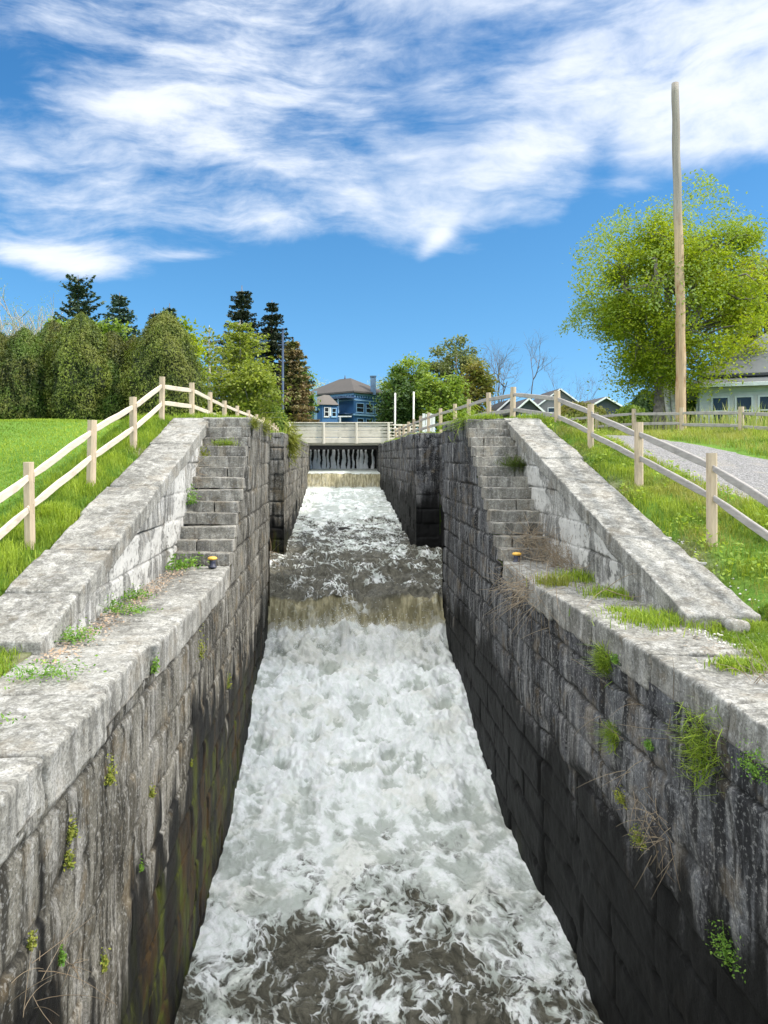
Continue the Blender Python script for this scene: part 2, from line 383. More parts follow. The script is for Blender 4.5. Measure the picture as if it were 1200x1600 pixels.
# ------------------------------------------------------------------ terrain
def zL(Y): return np.interp(Y, [-40, 7.4, 8.6, 12, 18.6, 20.5, 30, 2000], [-2.27, -2.27, -1.9, -.93, .90, 1.0, 1.0, 1.0])
def zR(Y): return np.interp(Y, [-40, 8.4, 9.6, 19.2, 21.5, 30, 2000], [-2.22, -2.22, -1.9, .93, 1.0, 1.0, 1.0])
def zP(Y): return np.interp(Y, [-40, 6, 10, 12, 16, 20.4, 25, 32, 2000], [-2.1, -1.9, -1.2, -.84, -.3, .33, .68, 1.0, 1.0])
def ground_z(X, Y):
    a = sst(X, 5.6, 8.0)
    z = np.where(X < 0, zL(Y), zR(Y) * (1 - a) + zP(Y) * a)
    z = z - np.where(X < 0, .16 * (1 - sst(-X, 4.0, 4.45)), .22 * (1 - sst(X, 5.25, 5.7))) * sst(Y, 7.6, 9)
    z = z + np.where(X > 0, sst(X, 10.5, 14) * .15 * sst(Y, 34, 20), 0)
    out = np.where(X < 0, sst(-X, 4.2, 6), sst(X, 5.4, 6.5))
    z = z + .07 * fbm(X * .35, Y * .35, X * 0, 3) * out + .03 * fbm(X * 1.7, Y * 1.7, X * 0 + 4, 3) * out
    return z
xs = np.concatenate([-np.geomspace(900, 14, 34), np.linspace(-13.6, -3.3, 88), [-3.29], [4.51], np.linspace(4.52, 20, 120), np.geomspace(20.5, 900, 34)])
ys = np.concatenate([np.linspace(-30, 3, 14), np.linspace(3.4, 34, 240), np.geomspace(34.6, 1500, 60)])
XX, YY = np.meshgrid(xs, ys, indexing='ij'); ZZ = ground_z(XX, YY)
tr = (XX > -3.295) & (XX < 4.515); ZZ[tr] = -8.6
XX[xs == -3.29] = -3.301; XX[xs == 4.51] = 4.519
# close the trench beyond the canal head
far = YY > 70; ZZ[tr & far] = 0.6
dirt = np.clip(sst(fbm(XX * 1.3, YY * 1.3, XX * 0, 4), .05, .4) * np.where(XX < 0, sst(XX, -4.9, -4.2), sst(-XX, -6.0, -5.2)) * sst(-YY, -22, -17), 0, 1) * .8
g = new_mesh('ground', np.stack([XX, YY, ZZ], -1).reshape(-1, 3), gridfaces(len(xs), len(ys), flip=True), ground_mat(), attrs={'dirt': dirt})
tag(g, kind='structure')
# gravel towpath
px = np.linspace(0, 1, 26); py = np.linspace(2, 70, 220)
U, Yp = np.meshgrid(px, py, indexing='ij')
xl = 7.3 + .25 * np.sin(Yp * .7) - sst(Yp, 22, 40) * .8; xr = 10.4 + .2 * np.sin(Yp * .5 + 1) - sst(Yp, 22, 40) * .8
Xp = xl + (xr - xl) * U + (fbm(Yp * 1.5, U * 3, U * 0, 3) * .22) * (2 * U - 1) ** 2
Zp = ground_z(Xp, Yp) + .045 - .05 * (2 * U - 1) ** 6 + .012 * fbm(Xp * 5, Yp * 5, U * 0, 3)
tag(new_mesh('gravel_path', np.stack([Xp, Yp, Zp], -1).reshape(-1, 3), gridfaces(26, 220, flip=True), gravel_mat()), kind='structure')

# ------------------------------------------------------------------ masonry
XLF, XRF = -2.1, 3.4            # channel faces
def courses(ztop, zbot, hs, seed):
    r = random.Random(seed); z = [ztop]
    while z[-1] > zbot: z.append(z[-1] - hs * r.uniform(.82, 1.2))
    return np.array(z[::-1])
def masonry(name, p0, p1, zb, ztop, m, parent, seed, du=.03, dv=.03, hs=.46, bl=1.25, topf=None, cuts=None, stretch=False,
            wet_shade_z=-5.0, mossz=-6.0, mossamt=1.0, wet_shade_d=.8, rough=.03, ugrow=False, bulge=None):
    p0 = np.array(p0, float); p1 = np.array(p1, float); L = np.linalg.norm(p1 - p0); d = (p1 - p0) / L; nrm = np.array((d[1], -d[0]))
    if ugrow:
        us = [0.]
        while us[-1] < L: us.append(us[-1] + min(.12, max(.02, (p0[1] + us[-1] * d[1]) * .0024)))
        us = np.array(us)
    else: us = np.linspace(0, L, max(3, int(L / du)))
    if cuts is not None:
        for c in cuts:
            k = np.argmin(abs(us - c)); us[k] = c
    vs = np.linspace(0, 1, max(3, int((ztop - zb) / dv)))
    U, V = np.meshgrid(us, vs, indexing='ij')
    if stretch: Z = zb + (topf(U) - zb) * V
    else: Z = zb + (ztop - zb) * V
    cz = courses(ztop if not stretch else 1.0, zb - .5, hs, seed)
    Zw = Z + .02 * fbm(U * .9, Z * 2, U * 0 + seed, 3); Uw = U + .02 * fbm(U * 2, Z * 1.3, U * 0 + seed + 7, 3)
    ci = np.clip(np.searchsorted(cz, Zw) - 1, 0, len(cz) - 2)
    dh = np.minimum(Zw - cz[ci], cz[ci + 1] - Zw)
    dvj = np.full(U.shape, 9.); blk = np.zeros(U.shape, int)
    r = random.Random(seed + 1)
    for c in range(len(cz) - 1):
        js = [-r.uniform(0, bl)]
        while js[-1] < L + 2: js.append(js[-1] + bl * r.uniform(.55, 1.5))
        js = np.array(js); mk = ci == c
        if not mk.any(): continue
        uu = Uw[mk]; k = np.clip(np.searchsorted(js, uu) - 1, 0, len(js) - 2)
        dvj[mk] = np.minimum(uu - js[k], js[k + 1] - uu); blk[mk] = k
    dj = np.minimum(dh, dvj)
    rb = (_h(blk.astype(np.int64), ci.astype(np.int64), np.int64(seed)) & 0xffff) / 65535.
    rb2 = (_h(ci.astype(np.int64), blk.astype(np.int64), np.int64(seed + 9)) & 0xffff) / 65535.
    x3 = p0[0] + d[0] * U; y3 = p0[1] + d[1] * U
    nz = fbm(x3 * 1.1 + 3, y3 * 1.1, Z * 1.1, 4, .6); nf = fbm(x3 * 6, y3 * 6, Z * 6, 4, .6); nw = pn(x3 * 2.3, y3 * 2.3, Z * 2.3)
    wj = .013 + .022 * np.clip(nw + .2, 0, 1)
    gr = np.exp(-(dj / wj) ** 2)
    rd = .03 * np.exp(-dj / .035)
    vis = sst(pn(x3 * .7 + 5, y3 * .7, Z * .9), -.45, .35); gr = gr * (.25 + .75 * vis)
    off = (rb - .5) * rough * 1.1 + nz * rough * 1.7 + nf * rough * .4 - gr * .06 - rd * vis * .7
    chip = sst(fbm(x3 * 2.1, y3 * 2.1, Z * 2.1 + 8, 4), .22, .5) * .05 * np.exp(-dj / .12); off = off - chip
    if bulge is not None: off = off + bulge(x3, y3, Z)
    wn = fbm(x3 * .8, y3 * .8, Z * .25, 4, .6) + .75 * fbm(x3 * 3.2, y3 * 3.2, Z * .22, 4, .6)
    wet_shade = sst(-Z + wn * wet_shade_d, -wet_shade_z - .45, -wet_shade_z + .35)  # damp mask that also blackens the wall foot for deep shade
    moss = sst(-Z + wn * 1.3, -mossz - .5, -mossz + .5) * mossamt
    P = np.stack([x3 + nrm[0] * off, y3 + nrm[1] * off, Z], -1)
    keep = None
    if topf is not None and not stretch:
        um = (U[:-1, :-1] + U[1:, 1:]) / 2; zm = (Z[:-1, :-1] + Z[1:, 1:]) / 2; keep = zm < topf(um)
    jt = np.clip(gr * .95 + .9 * chip / .05 * .5, 0, 1) * (0.55 + .45 * np.clip(nw + .6, 0, 1))
    fl = np.cross((d[0], d[1], 0), (0, 0, 1)) @ (nrm[0], nrm[1], 0) < 0
    return new_mesh(name, P.reshape(-1, 3), gridfaces(*U.shape, keep, flip=bool(fl)), m, parent,
                    attrs={'jt': jt, 'wet_shade': wet_shade, 'moss': moss, 'rnd': np.clip(rb2, 0, 1)})
def step_top(y_start, y_end, zt, z0, z1, n):
    tread = (y_end - y_start) / n; rise = (z1 - z0) / n
    def f(y):
        k = np.floor((y - y_start) / tread) + 1
        return np.where(y < y_start, zt, np.where(y < y_end, z0 + rise * np.clip(k, 0, n) - rise - .03, z1 + .05))
    return f, tread, rise

def lower_wall(side, label):
    left = side < 0; xf = XLF if left else XRF
    ys0, ye = (14.7, 18.8) if left else (15.2, 19.4)
    zt = -2.15 if left else -2.12
    w = empty('lock_wall', (xf, 12, -5)); 
    tag(w, label, 'lock wall')
    f, tread, rise = step_top(ys0, ye, zt - .33, zt, 1.0, 13)
    Y0 = .5; mt = M_wallL if left else M_wallR
    def sub(o): o.matrix_parent_inverse = w.matrix_world.inverted(); return o
    bul = None
    if not left:
        bul = lambda x, y, z: -.10 * sst(-z + .25 * fbm(y * .9, z * .9, y * 0, 3), 4.35, 4.55) * sst(-y, -12.5, -11.9)
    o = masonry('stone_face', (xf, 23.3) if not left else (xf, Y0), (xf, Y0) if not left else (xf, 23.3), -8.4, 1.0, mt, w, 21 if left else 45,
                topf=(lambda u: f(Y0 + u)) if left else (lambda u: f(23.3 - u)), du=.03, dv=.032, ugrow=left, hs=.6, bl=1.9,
                wet_shade_z=-4.35 if left else -4.4, mossz=-5.0 if left else -7.6, mossamt=1.0 if left else .35, wet_shade_d=1.9 if left else 1.25, bulge=bul)
    # near return of the gate recess
    dx = -.85 if left else .85
    # coping slabs along the lower terrace
    mb = MB(); y = Y0; r = random.Random(3 if left else 8)
    while y < ys0 - .2:
        L = r.uniform(1.25, 2.1); y1 = min(y + L, ys0 - .012)
        if ys0 - y1 < .6: y1 = ys0 - .012
        jx = r.uniform(-.03, .07); jz = r.uniform(-.018, .018)
        x0, x1 = (-3.32, xf + jx) if left else (xf - jx, 4.6)
        rough_block(mb, x0, x1, y + .012, y1, zt - .43, zt + jz, res=.03, r=.05, amp=.05, fr=2.8, a=r.random(), seed=r.random() * 9)
        y = y1
    mb.build('coping', M_cop, w, smooth=True)
    # top of the upper wall beside the recess
    mb = MB(); y = ye
    while y < 23.2:
        y1 = min(y + r.uniform(1.1, 1.7), 23.32)
        x0, x1 = (-3.4, xf + .02) if left else (xf - .02, 4.6)
        rough_block(mb, x0, x1, y + .01, y1, .78, 1.03, res=.06, r=.05, amp=.04, a=r.random()); y = y1
    mb.build('coping', M_cop if left else M_wallR, w, smooth=True)
    for c in w.children: c.matrix_parent_inverse = mathutils.Matrix.Translation((-xf, -12, 5))
    return w
def localise(root):
    """children were built in world coordinates: cancel the parent's offset"""
    for c in root.children:
        c.matrix_parent_inverse = mathutils.Matrix.Translation(-root.location)
lower_wall(-1, 'sunlit left wall of the nearest lock chamber, mossy brown and green near the water')
lower_wall(1, 'shaded dark right wall of the nearest lock chamber with black base, damp and shade-darkened')

def stairs(side, label):
    left = side < 0; xf = XLF if left else XRF
    ys0, ye = (14.7, 18.8) if left else (15.2, 19.4); z0 = -2.15 if left else -2.12
    s_ = empty('stone_stairs', (xf + side * .5, ys0, z0)); tag(s_, label, 'stairs')
    tr_ = (ye - ys0) / 13; ri = (1.0 - z0) / 13; r = random.Random(6 if left else 7)
    for k in range(13):
        mb = MB(); a = r.random(); j = r.uniform(-.015, .015); zt = z0 + ri * (k + 1) + r.uniform(-.012, .008)
        x0, x1 = (-3.3, xf + r.uniform(-.01, .03)) if left else (xf - r.uniform(-.01, .03), 4.55)
        ysk = ys0 + tr_ * k + j + .01; yek = ys0 + tr_ * (k + 1) + .12
        # two stones per step
        xm = x0 + (x1 - x0) * (r.uniform(.25, .75)) if k % 3 == 1 else None
        T = (lambda tl: (lambda P: P + np.stack([P[:, 0] * 0, P[:, 1] * 0, (P[:, 0] - xf) * tl], -1)))(r.uniform(-.02, .02))
        for (a0, a1) in ([(x0, x1)] if xm is None else [(x0, xm - .006), (xm + .006, x1)]):
            rough_block(mb, a0, a1, ysk, yek, zt - ri - .02, zt, res=.03, r=.022, amp=.028, fr=4.5, a=r.random(), seed=k * 3.7, M=T)
        mb.build('step', M_step, s_, smooth=True)
    localise(s_)
stairs(-1, 'left flight of worn grey stone steps beside the sunlit lock wall')
stairs(1, 'right flight of worn dark stone steps hung with dry twigs')

def wing(side, label):
    left = side < 0
    xi, xo = (-3.2, -4.12) if left else (4.45, 5.36)
    y0, z0, y1, z1 = (8.0, -2.0, 18.9, 1.02) if left else (9.3, -2.0, 19.5, 1.05)
    sl_ = (z1 - z0) / (y1 - y0)
    w = empty('wing_wall', ((xi + xo) / 2, y0, z0)); tag(w, label, 'wing wall')
    topz = lambda y: z0 + (y - y0) * sl_
    a, b = ((xi, y0), (xi, y1 + .0)) if left else ((xi, y1), (xi, y0))
    tf = (lambda u: topz(y0 + u) - .27) if left else (lambda u: topz(y1 - u) - .27)
    mt = M_white
    masonry('stone_face', a, b, -2.45, 1.0, mt, w, 61 if left else 83, du=.03, dv=.03, hs=.55, bl=1.1, topf=tf, stretch=True, wet_shade_z=-9, mossz=-9, rough=.03)
    masonry('back_face', ((xo, y1), (xo, y0))[0] if left else (xo, y0), (xo, y0) if left else (xo, y1), -2.45, 1.0, mt, w, 5, du=.2, dv=.1, topf=(lambda u: topz(y1 - u) - .27) if left else (lambda u: topz(y0 + u) - .27), stretch=True, wet_shade_z=-9, mossz=-9)
    mb = MB(); y = y0; r = random.Random(14 if left else 19)
    while y < y1 - .1:
        L = r.uniform(1.1, 2.0); ye = min(y + L, y1)
        if y1 - ye < .5: ye = y1
        dz = r.uniform(-.012, .02); wj = r.uniform(-.03, .05)
        M = lambda P, dz=dz: P + np.stack([P[:, 0] * 0, P[:, 1] * 0, topz(P[:, 1]) + dz], -1)
        x0, x1 = sorted((xi + (.03 if left else -.03), xo + (-wj if left else wj)))
        rough_block(mb, x0, x1, y + .006, ye, -.30, 0, res=.035, r=.035, amp=.04, fr=2.4, M=M, a=r.random(), seed=r.random() * 9)
        y = ye
    mb.build('coping', M_cop, w, smooth=True)
    localise(w)
wing(-1, 'sloping stone side wall left of the left steps, pale worn slabs on top')
wing(1, 'sloping stone side wall right of the right steps, whitewash peeling on its inner face')

# gate recess and the next lock up
def upper_wall(side, label):
    left = side < 0; xf = XLF if left else XRF; yr = 29.8 if left else 30.8; xr_ = xf + side * .95
    w = empty('lock_wall', (xf, 40, -3)); tag(w, label, 'lock wall')
    mt = M_wallL if left else M_wallR; k = dict(wet_shade_z=-2.9 if left else -1.6, mossz=-3.6 if left else -4.5, mossamt=.9 if left else .3, wet_shade_d=1.1)
    if left:
        masonry('stone_face', (xf, yr), (xf, 62), -6.5, 1.0, mt, w, 101, du=.07, dv=.05, hs=.52, bl=1.3, rough=.05, **k)
        masonry('recess_face', (xr_, 23.3), (xr_, yr), -6.5, 1.0, mt, w, 103, du=.05, dv=.04, hs=.52, **k)
        masonry('end_face', (xr_, yr), (xf + .03, yr), -6.5, 1.0, mt, w, 105, du=.04, dv=.04, hs=.52, bl=.7, rough=.04, **k)
        masonry('end_face', (xf + .03, 23.3), (xr_, 23.3), -6.5, 1.0, mt, w, 106, du=.05, dv=.05, hs=.52, bl=.7, **k)
    else:
        masonry('stone_face', (xf, 62), (xf, yr), -6.5, 1.0, mt, w, 111, du=.07, dv=.05, hs=.52, bl=1.3, rough=.05, **k)
        masonry('recess_face', (xr_, yr), (xr_, 23.3), -6.5, 1.0, mt, w, 113, du=.05, dv=.04, hs=.52, **k)
        masonry('end_face', (xf - .03, yr), (xr_, yr), -6.5, 1.0, mt, w, 115, du=.04, dv=.04, hs=.52, bl=.9, rough=.04, **k)
        masonry('end_face', (xr_, 23.3), (xf - .03, 23.3), -6.5, 1.0, mt, w, 116, du=.05, dv=.05, hs=.52, bl=.7, **k)
    mb = MB(); r = random.Random(31 + side); y = yr
    while y < 62:
        ye = y + r.uniform(1.2, 2); jx = r.uniform(-.03, .08)
        x0, x1 = sorted((xf - side * jx, xf + side * 1.3)); rough_block(mb, x0, x1, y, ye - .015, .80, 1.05 + r.uniform(-.03, .03), res=.1, r=.05, amp=.05, a=r.random()); y = ye
    x0, x1 = sorted((xr_, xf + side * 1.3)); rough_block(mb, x0, x1, 23.3, yr, .8, 1.03, res=.1, r=.05, amp=.04)
    mb.build('coping', mt, w, smooth=True)
    localise(w)
upper_wall(-1, 'pale left wall of the second lock up, overgrown at the top')
upper_wall(1, 'black, damp and shaded right wall of the second lock up, leading to the bridge')

# ------------------------------------------------------------------ water
def water_mat():
    m, t, b, o, g = mat('rushing_water')
    foam = t.attr('foam'); tan = t.attr('tan'); crest = t.attr('crest')
    wv = t.noise(g, 1.1, 3, .5, 0, 1); w2 = t.new('ShaderNodeVectorMath', operation='SCALE', inp={0: wv, 'Scale': .9})
    gw = t.new('ShaderNodeVectorMath', operation='ADD', inp={0: g, 1: w2.outputs[0]}).outputs[0]
    gs = t.vmap(gw, (1.5, .95, 1.0))
    n1 = t.noise(gs, .95, 9, .60, .55); n2 = t.noise(gs, 5.0, 9, .72, .45)
    v = t.new('ShaderNodeTexVoronoi', feature='DISTANCE_TO_EDGE', inp={'Vector': t.new('ShaderNodeVectorMath', operation='ADD', inp={0: gs, 1: t.new('ShaderNodeVectorMath', operation='SCALE', inp={0: t.noise(gs, 3.0, 5, .6, 0, 1), 'Scale': .55}).outputs[0]}).outputs[0], 'Scale': 3.2})
    lace = t.ss(v.outputs['Distance'], .02, .16, 1.0, 0.0)
    n = t.math('ADD', t.math('MULTIPLY', n1, .72), t.math('MULTIPLY', n2, .28))
    n = t.math('ADD', n, t.math('MULTIPLY', lace, .10)); n = t.math('ADD', n, t.math('MULTIPLY', crest, .12))
    th = t.math('SUBTRACT', .80, t.math('MULTIPLY', foam, .55))
    mk = t.ss(n, t.math('SUBTRACT', th, .075), t.math('ADD', th, .075))
    deepc = t.mix(t.ss(n2, .35, .65), (.055, .052, .038), (.15, .14, .105))
    v1 = t.ss(t.attr('vee'), .25, .75)
    tanc = t.mix(t.ss(t.noise(t.vmap(g, (5, 1.2, .9)), 1.6, 6, .65), .38, .68), (.17, .15, .08), (.40, .36, .22))
    c = t.mix(tan, deepc, tanc)
    white = t.mix(t.ss(t.noise(gs, 3.0, 10, .76, .25), .40, .60), (.80, .84, .80), (.98, .99, .99))
    white = t.mix(t.math('MULTIPLY', t.ss(t.noise(g, 26, 5, .75), .52, .62), .28), white, (.60, .66, .62))
    white = t.mix(t.math('MULTIPLY', t.ss(t.noise(gw, .9, 5, .6), .50, .64), .35), white, (.72, .70, .58))
    trough = t.math('MULTIPLY', t.ss(t.math('ADD', crest, t.math('MULTIPLY', t.noise(gs, 1.9, 10, .7, .3), 1.6)), 1.18, .86), .62)
    white = t.mix(trough, white, (.30, .34, .28))
    mk2 = t.math('MULTIPLY', t.math('MULTIPLY', mk, t.math('SUBTRACT', 1.0, t.math('MULTIPLY', tan, .80))), t.math('SUBTRACT', 1.0, t.math('MULTIPLY', v1, .85)))
    c = t.mix(mk2, c, white)
    t.put(b, 'Base Color', c)
    t.put(b, 'Roughness', t.math('MULTIPLY_ADD', mk2, .55, .14)); b.inputs['IOR'].default_value = 1.33
    h = t.math('ADD', t.math('MULTIPLY', n2, 1.0), t.math('MULTIPLY', t.noise(gs, 22, 7, .75, .2), .75))
    h = t.math('ADD', h, t.math('MULTIPLY', mk, .25))
    bump(t, b, h, .85, .06)
    return m
prof = np.array([(0.5, -7.6), (9, -7.5), (12, -7.38), (14.5, -7.3), (16.5, -7.12), (18, -6.78), (19.5, -6.3), (21.2, -5.95), (22.3, -5.78), (22.75, -5.62), (22.95, -5.35),
                 (23.25, -4.85), (23.45, -4.62), (23.9, -4.47), (25, -4.42), (27, -4.37), (30, -4.17), (33.5, -3.92), (37, -3.68), (45, -3.12), (52, -2.68), (55, -2.5), (55.7, -2.42),
                 (56.1, -1.9), (56.4, -1.38), (56.8, -1.22), (61.6, -.9)])
sa = np.concatenate([[0], np.cumsum(np.linalg.norm(np.diff(prof, axis=0), axis=1))])
Ys = []; q = 0.
while q < sa[-1]:
    yy = np.interp(q, sa, prof[:, 0]); Ys.append(q); q += min(.07, max(.028, yy * .0022))
Ys = np.array(Ys); wy = np.interp(Ys, sa, prof[:, 0]); wz = np.interp(Ys, sa, prof[:, 1])
k = np.ones(9) / 9; wz = np.convolve(np.pad(wz, 4, 'edge'), k, 'valid')
wx = np.linspace(-3.1, 4.45, 250)
WXg, WYg = np.meshgrid(wx, wy, indexing='ij'); WZ = np.broadcast_to(wz, WXg.shape).copy()
lip = fbm(WXg[:, 0] * 1.1, WXg[:, 0] * 0 + 2, WXg[:, 0] * 0, 3)
def bell(y, a, b, w): return sst(y, a - w, a) * (1 - sst(y, b, b + w))
rap = bell(WYg, 16.5, 22.6, 2.5); mid = bell(WYg, 24.2, 54, 1.0); pool = 1 - sst(WYg, 13.5, 17)
up = bell(WYg, 52, 55.6, 3)
f1 = fbm(WXg * .9, WYg * .7, WXg * 0 + 1, 3, .5); r1 = 1 - np.abs(fbm(WXg * 1.7 + .5 * f1, WYg * 1.2 + f1, WXg * 0 + 3, 4, .55)) * 2.2
r2 = 1 - np.abs(fbm(WXg * 4.4 + f1, WYg * 3.4, WXg * 0 + 6, 4, .6)) * 2.2
f2 = fbm(WXg * 9, WYg * 7, WXg * 0 + 9, 3, .6)
stw = 1 - np.abs(fbm(WXg * .55, WYg * 1.5 + .5 * f1, WXg * 0 + 13, 3, .5)) * 2.4
WZ += rap * (.20 * r1 + .10 * r2 + .26 * f1 + .04 * f2) + pool * (.075 * r1 + .04 * r2 + .07 * f1 + .01 * f2) + mid * (.13 * (1 + 1.9 * bell(WYg, 24.8, 31, 1.0)) * stw + .06 * r1 + .04 * r2 + .08 * f1) + up * (.08 * r1 + .05 * r2)
# splash heads at the foot of the fall and the boil along its base
for (cx, cy, h, w_) in [(.30, 22.35, .36, .34), (.0, 22.2, .22, .3), (1.75, 22.4, .26, .28), (-.9, 22.2, .12, .4), (2.5, 22.2, .12, .4), (-1.6, 22.2, .12, .3), (.9, 22.0, .12, .5)]:
    WZ += h * np.exp(-((WXg - cx) / w_) ** 2 - ((WYg - cy) / .33) ** 2) * (1 + .5 * r2)
# V of dark water over the sill and standing diagonal waves behind it
WZ += -.10 * np.exp(-((WXg - 1.1) / .7) ** 2) * bell(WYg, 23.2, 24.2, .6)
for (x0_, y0_, dx_, dy_, a_, w_) in [(-2.1, 24.9, 2.6, 1.5, .20, .28), (3.4, 27.5, -2.6, -2.8, .24, .30), (.3, 24.3, 2.0, .9, -.12, .3), (-1.2, 26.2, 3.0, .4, .10, .25)]:
    L = math.hypot(dx_, dy_); ux, uy = dx_ / L, dy_ / L; al = (WXg - x0_) * ux + (WYg - y0_) * uy; ac = -(WXg - x0_) * uy + (WYg - y0_) * ux
    WZ += a_ * np.exp(-(ac / w_) ** 2) * sst(al, -.5, .5) * (1 - sst(al, L - .6, L + .5)) * (1 + .4 * r1)
fall = bell(WYg, 22.95, 23.45, .18); fall2 = bell(WYg, 55.75, 56.45, .12)
WYg2 = WYg + fall * (.30 * lip[:, None] + .06 * r2) + fall2 * .05 * r2
foam = np.interp(WYg, [0, 6, 9, 11, 13, 15.5, 18, 22.3, 22.9, 23.05, 23.7, 24.5, 28, 33, 37, 42, 48, 55.6, 55.9, 56.5, 57, 62],
                 [.20, .20, .26, .38, .56, .84, .96, 1.0, .85, .22, .10, .24, .34, .36, .46, .62, .95, 1.0, .35, .3, .9, .9])
foam = foam + .22 * fbm(WXg * .5, WYg * .35, WXg * 0 + 21, 3) + pool * .10 * sst(np.abs(WXg - .65), 1.2, 2.6)
tanv = np.clip(bell(WYg, 22.95, 23.5, .12) * (1 - .97 * np.exp(-((WXg - 1.15) / .85) ** 2) * sst(WYg, 22.9, 23.3)), 0, 1) + bell(WYg, 55.8, 56.6, .1)
tanv += .35 * bell(WYg, 21.3, 22.9, .8)
vee = np.clip(1.25 - np.abs(WXg - 1.15 - .12 * r1) / (.15 + .95 * sst(WYg, 22.9, 24.1)), 0, 1) * bell(WYg, 23.0, 24.4, .25)
crest = np.clip((.16 * r1 + .08 * r2) * 5 * (rap + .5 * mid + .6 * pool) - .2, 0, 1)
wat = new_mesh('water', np.stack([WXg, WYg2, WZ], -1).reshape(-1, 3), gridfaces(len(wx), len(wy), flip=True), water_mat(),
               attrs={'foam': np.clip(foam, 0, 1.2), 'tan': np.clip(tanv, 0, 1), 'crest': crest, 'vee': vee}); tag(wat, kind='structure')
# upstream pond behind the gate
new_w = new_mesh('pond_water', np.array([(-2.6, 61.9, .7), (3.9, 61.9, .7), (3.9, 70, .7), (-2.6, 70, .7)]), np.array([(0, 1, 2, 3)]), plain('still_water', (.03, .04, .035), .08)); tag(new_w, kind='structure')
# foam flecks thrown up at the foot of the fall: real drops
N = 9000; cx = rng.uniform(-2.0, 3.3, N); cy = 22.45 + rng.normal(0, .35, N)
hz = rng.exponential(.14, N) * (1 + 1.6 * np.exp(-((cx - .33) / .4) ** 2) + .8 * np.exp(-((cx - 1.55) / .4) ** 2)); cz = -5.72 + hz
s_ = rng.uniform(.004, .014, N); oct_ = np.array([(1, 0, 0), (-1, 0, 0), (0, 1, 0), (0, -1, 0), (0, 0, 1), (0, 0, -1)], float)
V = (np.stack([cx, cy, cz], -1)[:, None] + oct_[None] * s_[:, None, None]).reshape(-1, 3)
T = np.array([(0, 2, 4), (2, 1, 4), (1, 3, 4), (3, 0, 4), (2, 0, 5), (1, 2, 5), (3, 1, 5), (0, 3, 5)])
sp = new_mesh('water_spray', V, (np.arange(N)[:, None, None] * 6 + T[None]).reshape(-1, 3), plain('spray_white', (.85, .87, .88), .5)); tag(sp, 'white spray thrown up below the nearer waterfall', 'spray', kind='stuff')

# ------------------------------------------------------------------ fences
def fence(name, label, posts, hp, mrail, group=None, pw=.14, rails=(.90, .45), thick=(.05, .12), zfun=None):
    """posts: list of (x, y, top z)"""
    P = [np.array(p, float) for p in posts]
    root = empty(name, (P[0][0], P[0][1], P[0][2] - hp)); tag(root, label, 'fence', group)
    for p in P:
        mb = MB(); lean = np.array([random.gauss(0, .012), random.gauss(0, .012), 0]); w = pw * random.uniform(.92, 1.06)
        mb.beam(p - (0, 0, hp + .35) - lean, p + lean, w, w)
        for rr in rails:                                             # darker boxes on the post stand for shade inside mortise holes
            c = p - (0, 0, hp - rr)
            mb.box(c[0] - w * .53, c[0] + w * .53, c[1] - .022, c[1] + .022, c[2] - .07, c[2] + .07, a=1.0)
        mb.build('post', M_post, root)
    for a, b in zip(P[:-1], P[1:]):
        for rr in rails:
            mb = MB(); d = (b - a) / np.linalg.norm(b - a); o = np.array([random.gauss(0, .012), 0, random.gauss(0, .02)])
            mb.beam(a - (0, 0, hp - rr) - d * .10 + o, b - (0, 0, hp - rr) + d * .10 + o * .3, *thick, jit=.0035, n=5)
            mb.build('rail', mrail, root)
    localise(root); return root
GF = 'split rail fences along the lock'
fL = [(-4.42, 8.0, -.85), (-4.42, 10.68, -.065), (-4.42, 13.4, .68), (-4.4, 16.1, 1.32), (-4.4, 18.75, 2.05)]
fL += [(-4.03, 20.75, 2.1), (-4.03, 23.8, 2.1), (-4.1, 27.3, 2.1), (-3.98, 30.0, 2.1), (-3.87, 32.8, 2.1), (-3.8, 35.6, 2.08), (-3.72, 38.2, 2.08), (-3.65, 41, 2.06), (-3.7, 44, 2.05), (-3.8, 47, 2.05), (-3.9, 50, 2.05), (-4.0, 53, 2.05)]
fence('wooden_fence', 'pale split rail fence along the left lawn edge, climbing beside the sloping wall', fL, 1.12, M_railL, GF)
fR = [(5.85, 8.8, -.76), (5.83, 11.45, .07), (5.83, 14.2, .68), (5.82, 16.85, 1.22), (5.8, 19.3, 1.74), (5.28, 22.0, 2.1), (4.97, 23.9, 2.1), (4.8, 26.6, 2.1), (4.68, 28.9, 2.1), (4.5, 31.6, 2.1), (4.35, 34.5, 2.1), (4.3, 37.3, 2.1), (4.28, 40.2, 2.1), (4.26, 43, 2.08), (4.25, 46, 2.06), (4.25, 49, 2.06), (4.25, 52, 2.06)]
fence('wooden_fence', 'right fence of tan posts and grey rails between the sloping wall and gravel path', fR, 1.12, M_railR, GF)
fence('wooden_fence', 'low grey rail fence beyond the gravel path, passing in front of the tall bare pole',
      [(13.9, 21.2, 1.4), (13.72, 25.0, 1.72), (13.5, 28.8, 1.95), (12.85, 31.8, 2.1), (12.25, 34.6, 2.12), (11.7, 37.4, 2.14), (11.2, 40.2, 2.14), (10.8, 43.4, 2.14)], 1.12, M_railR, GF, pw=.15)

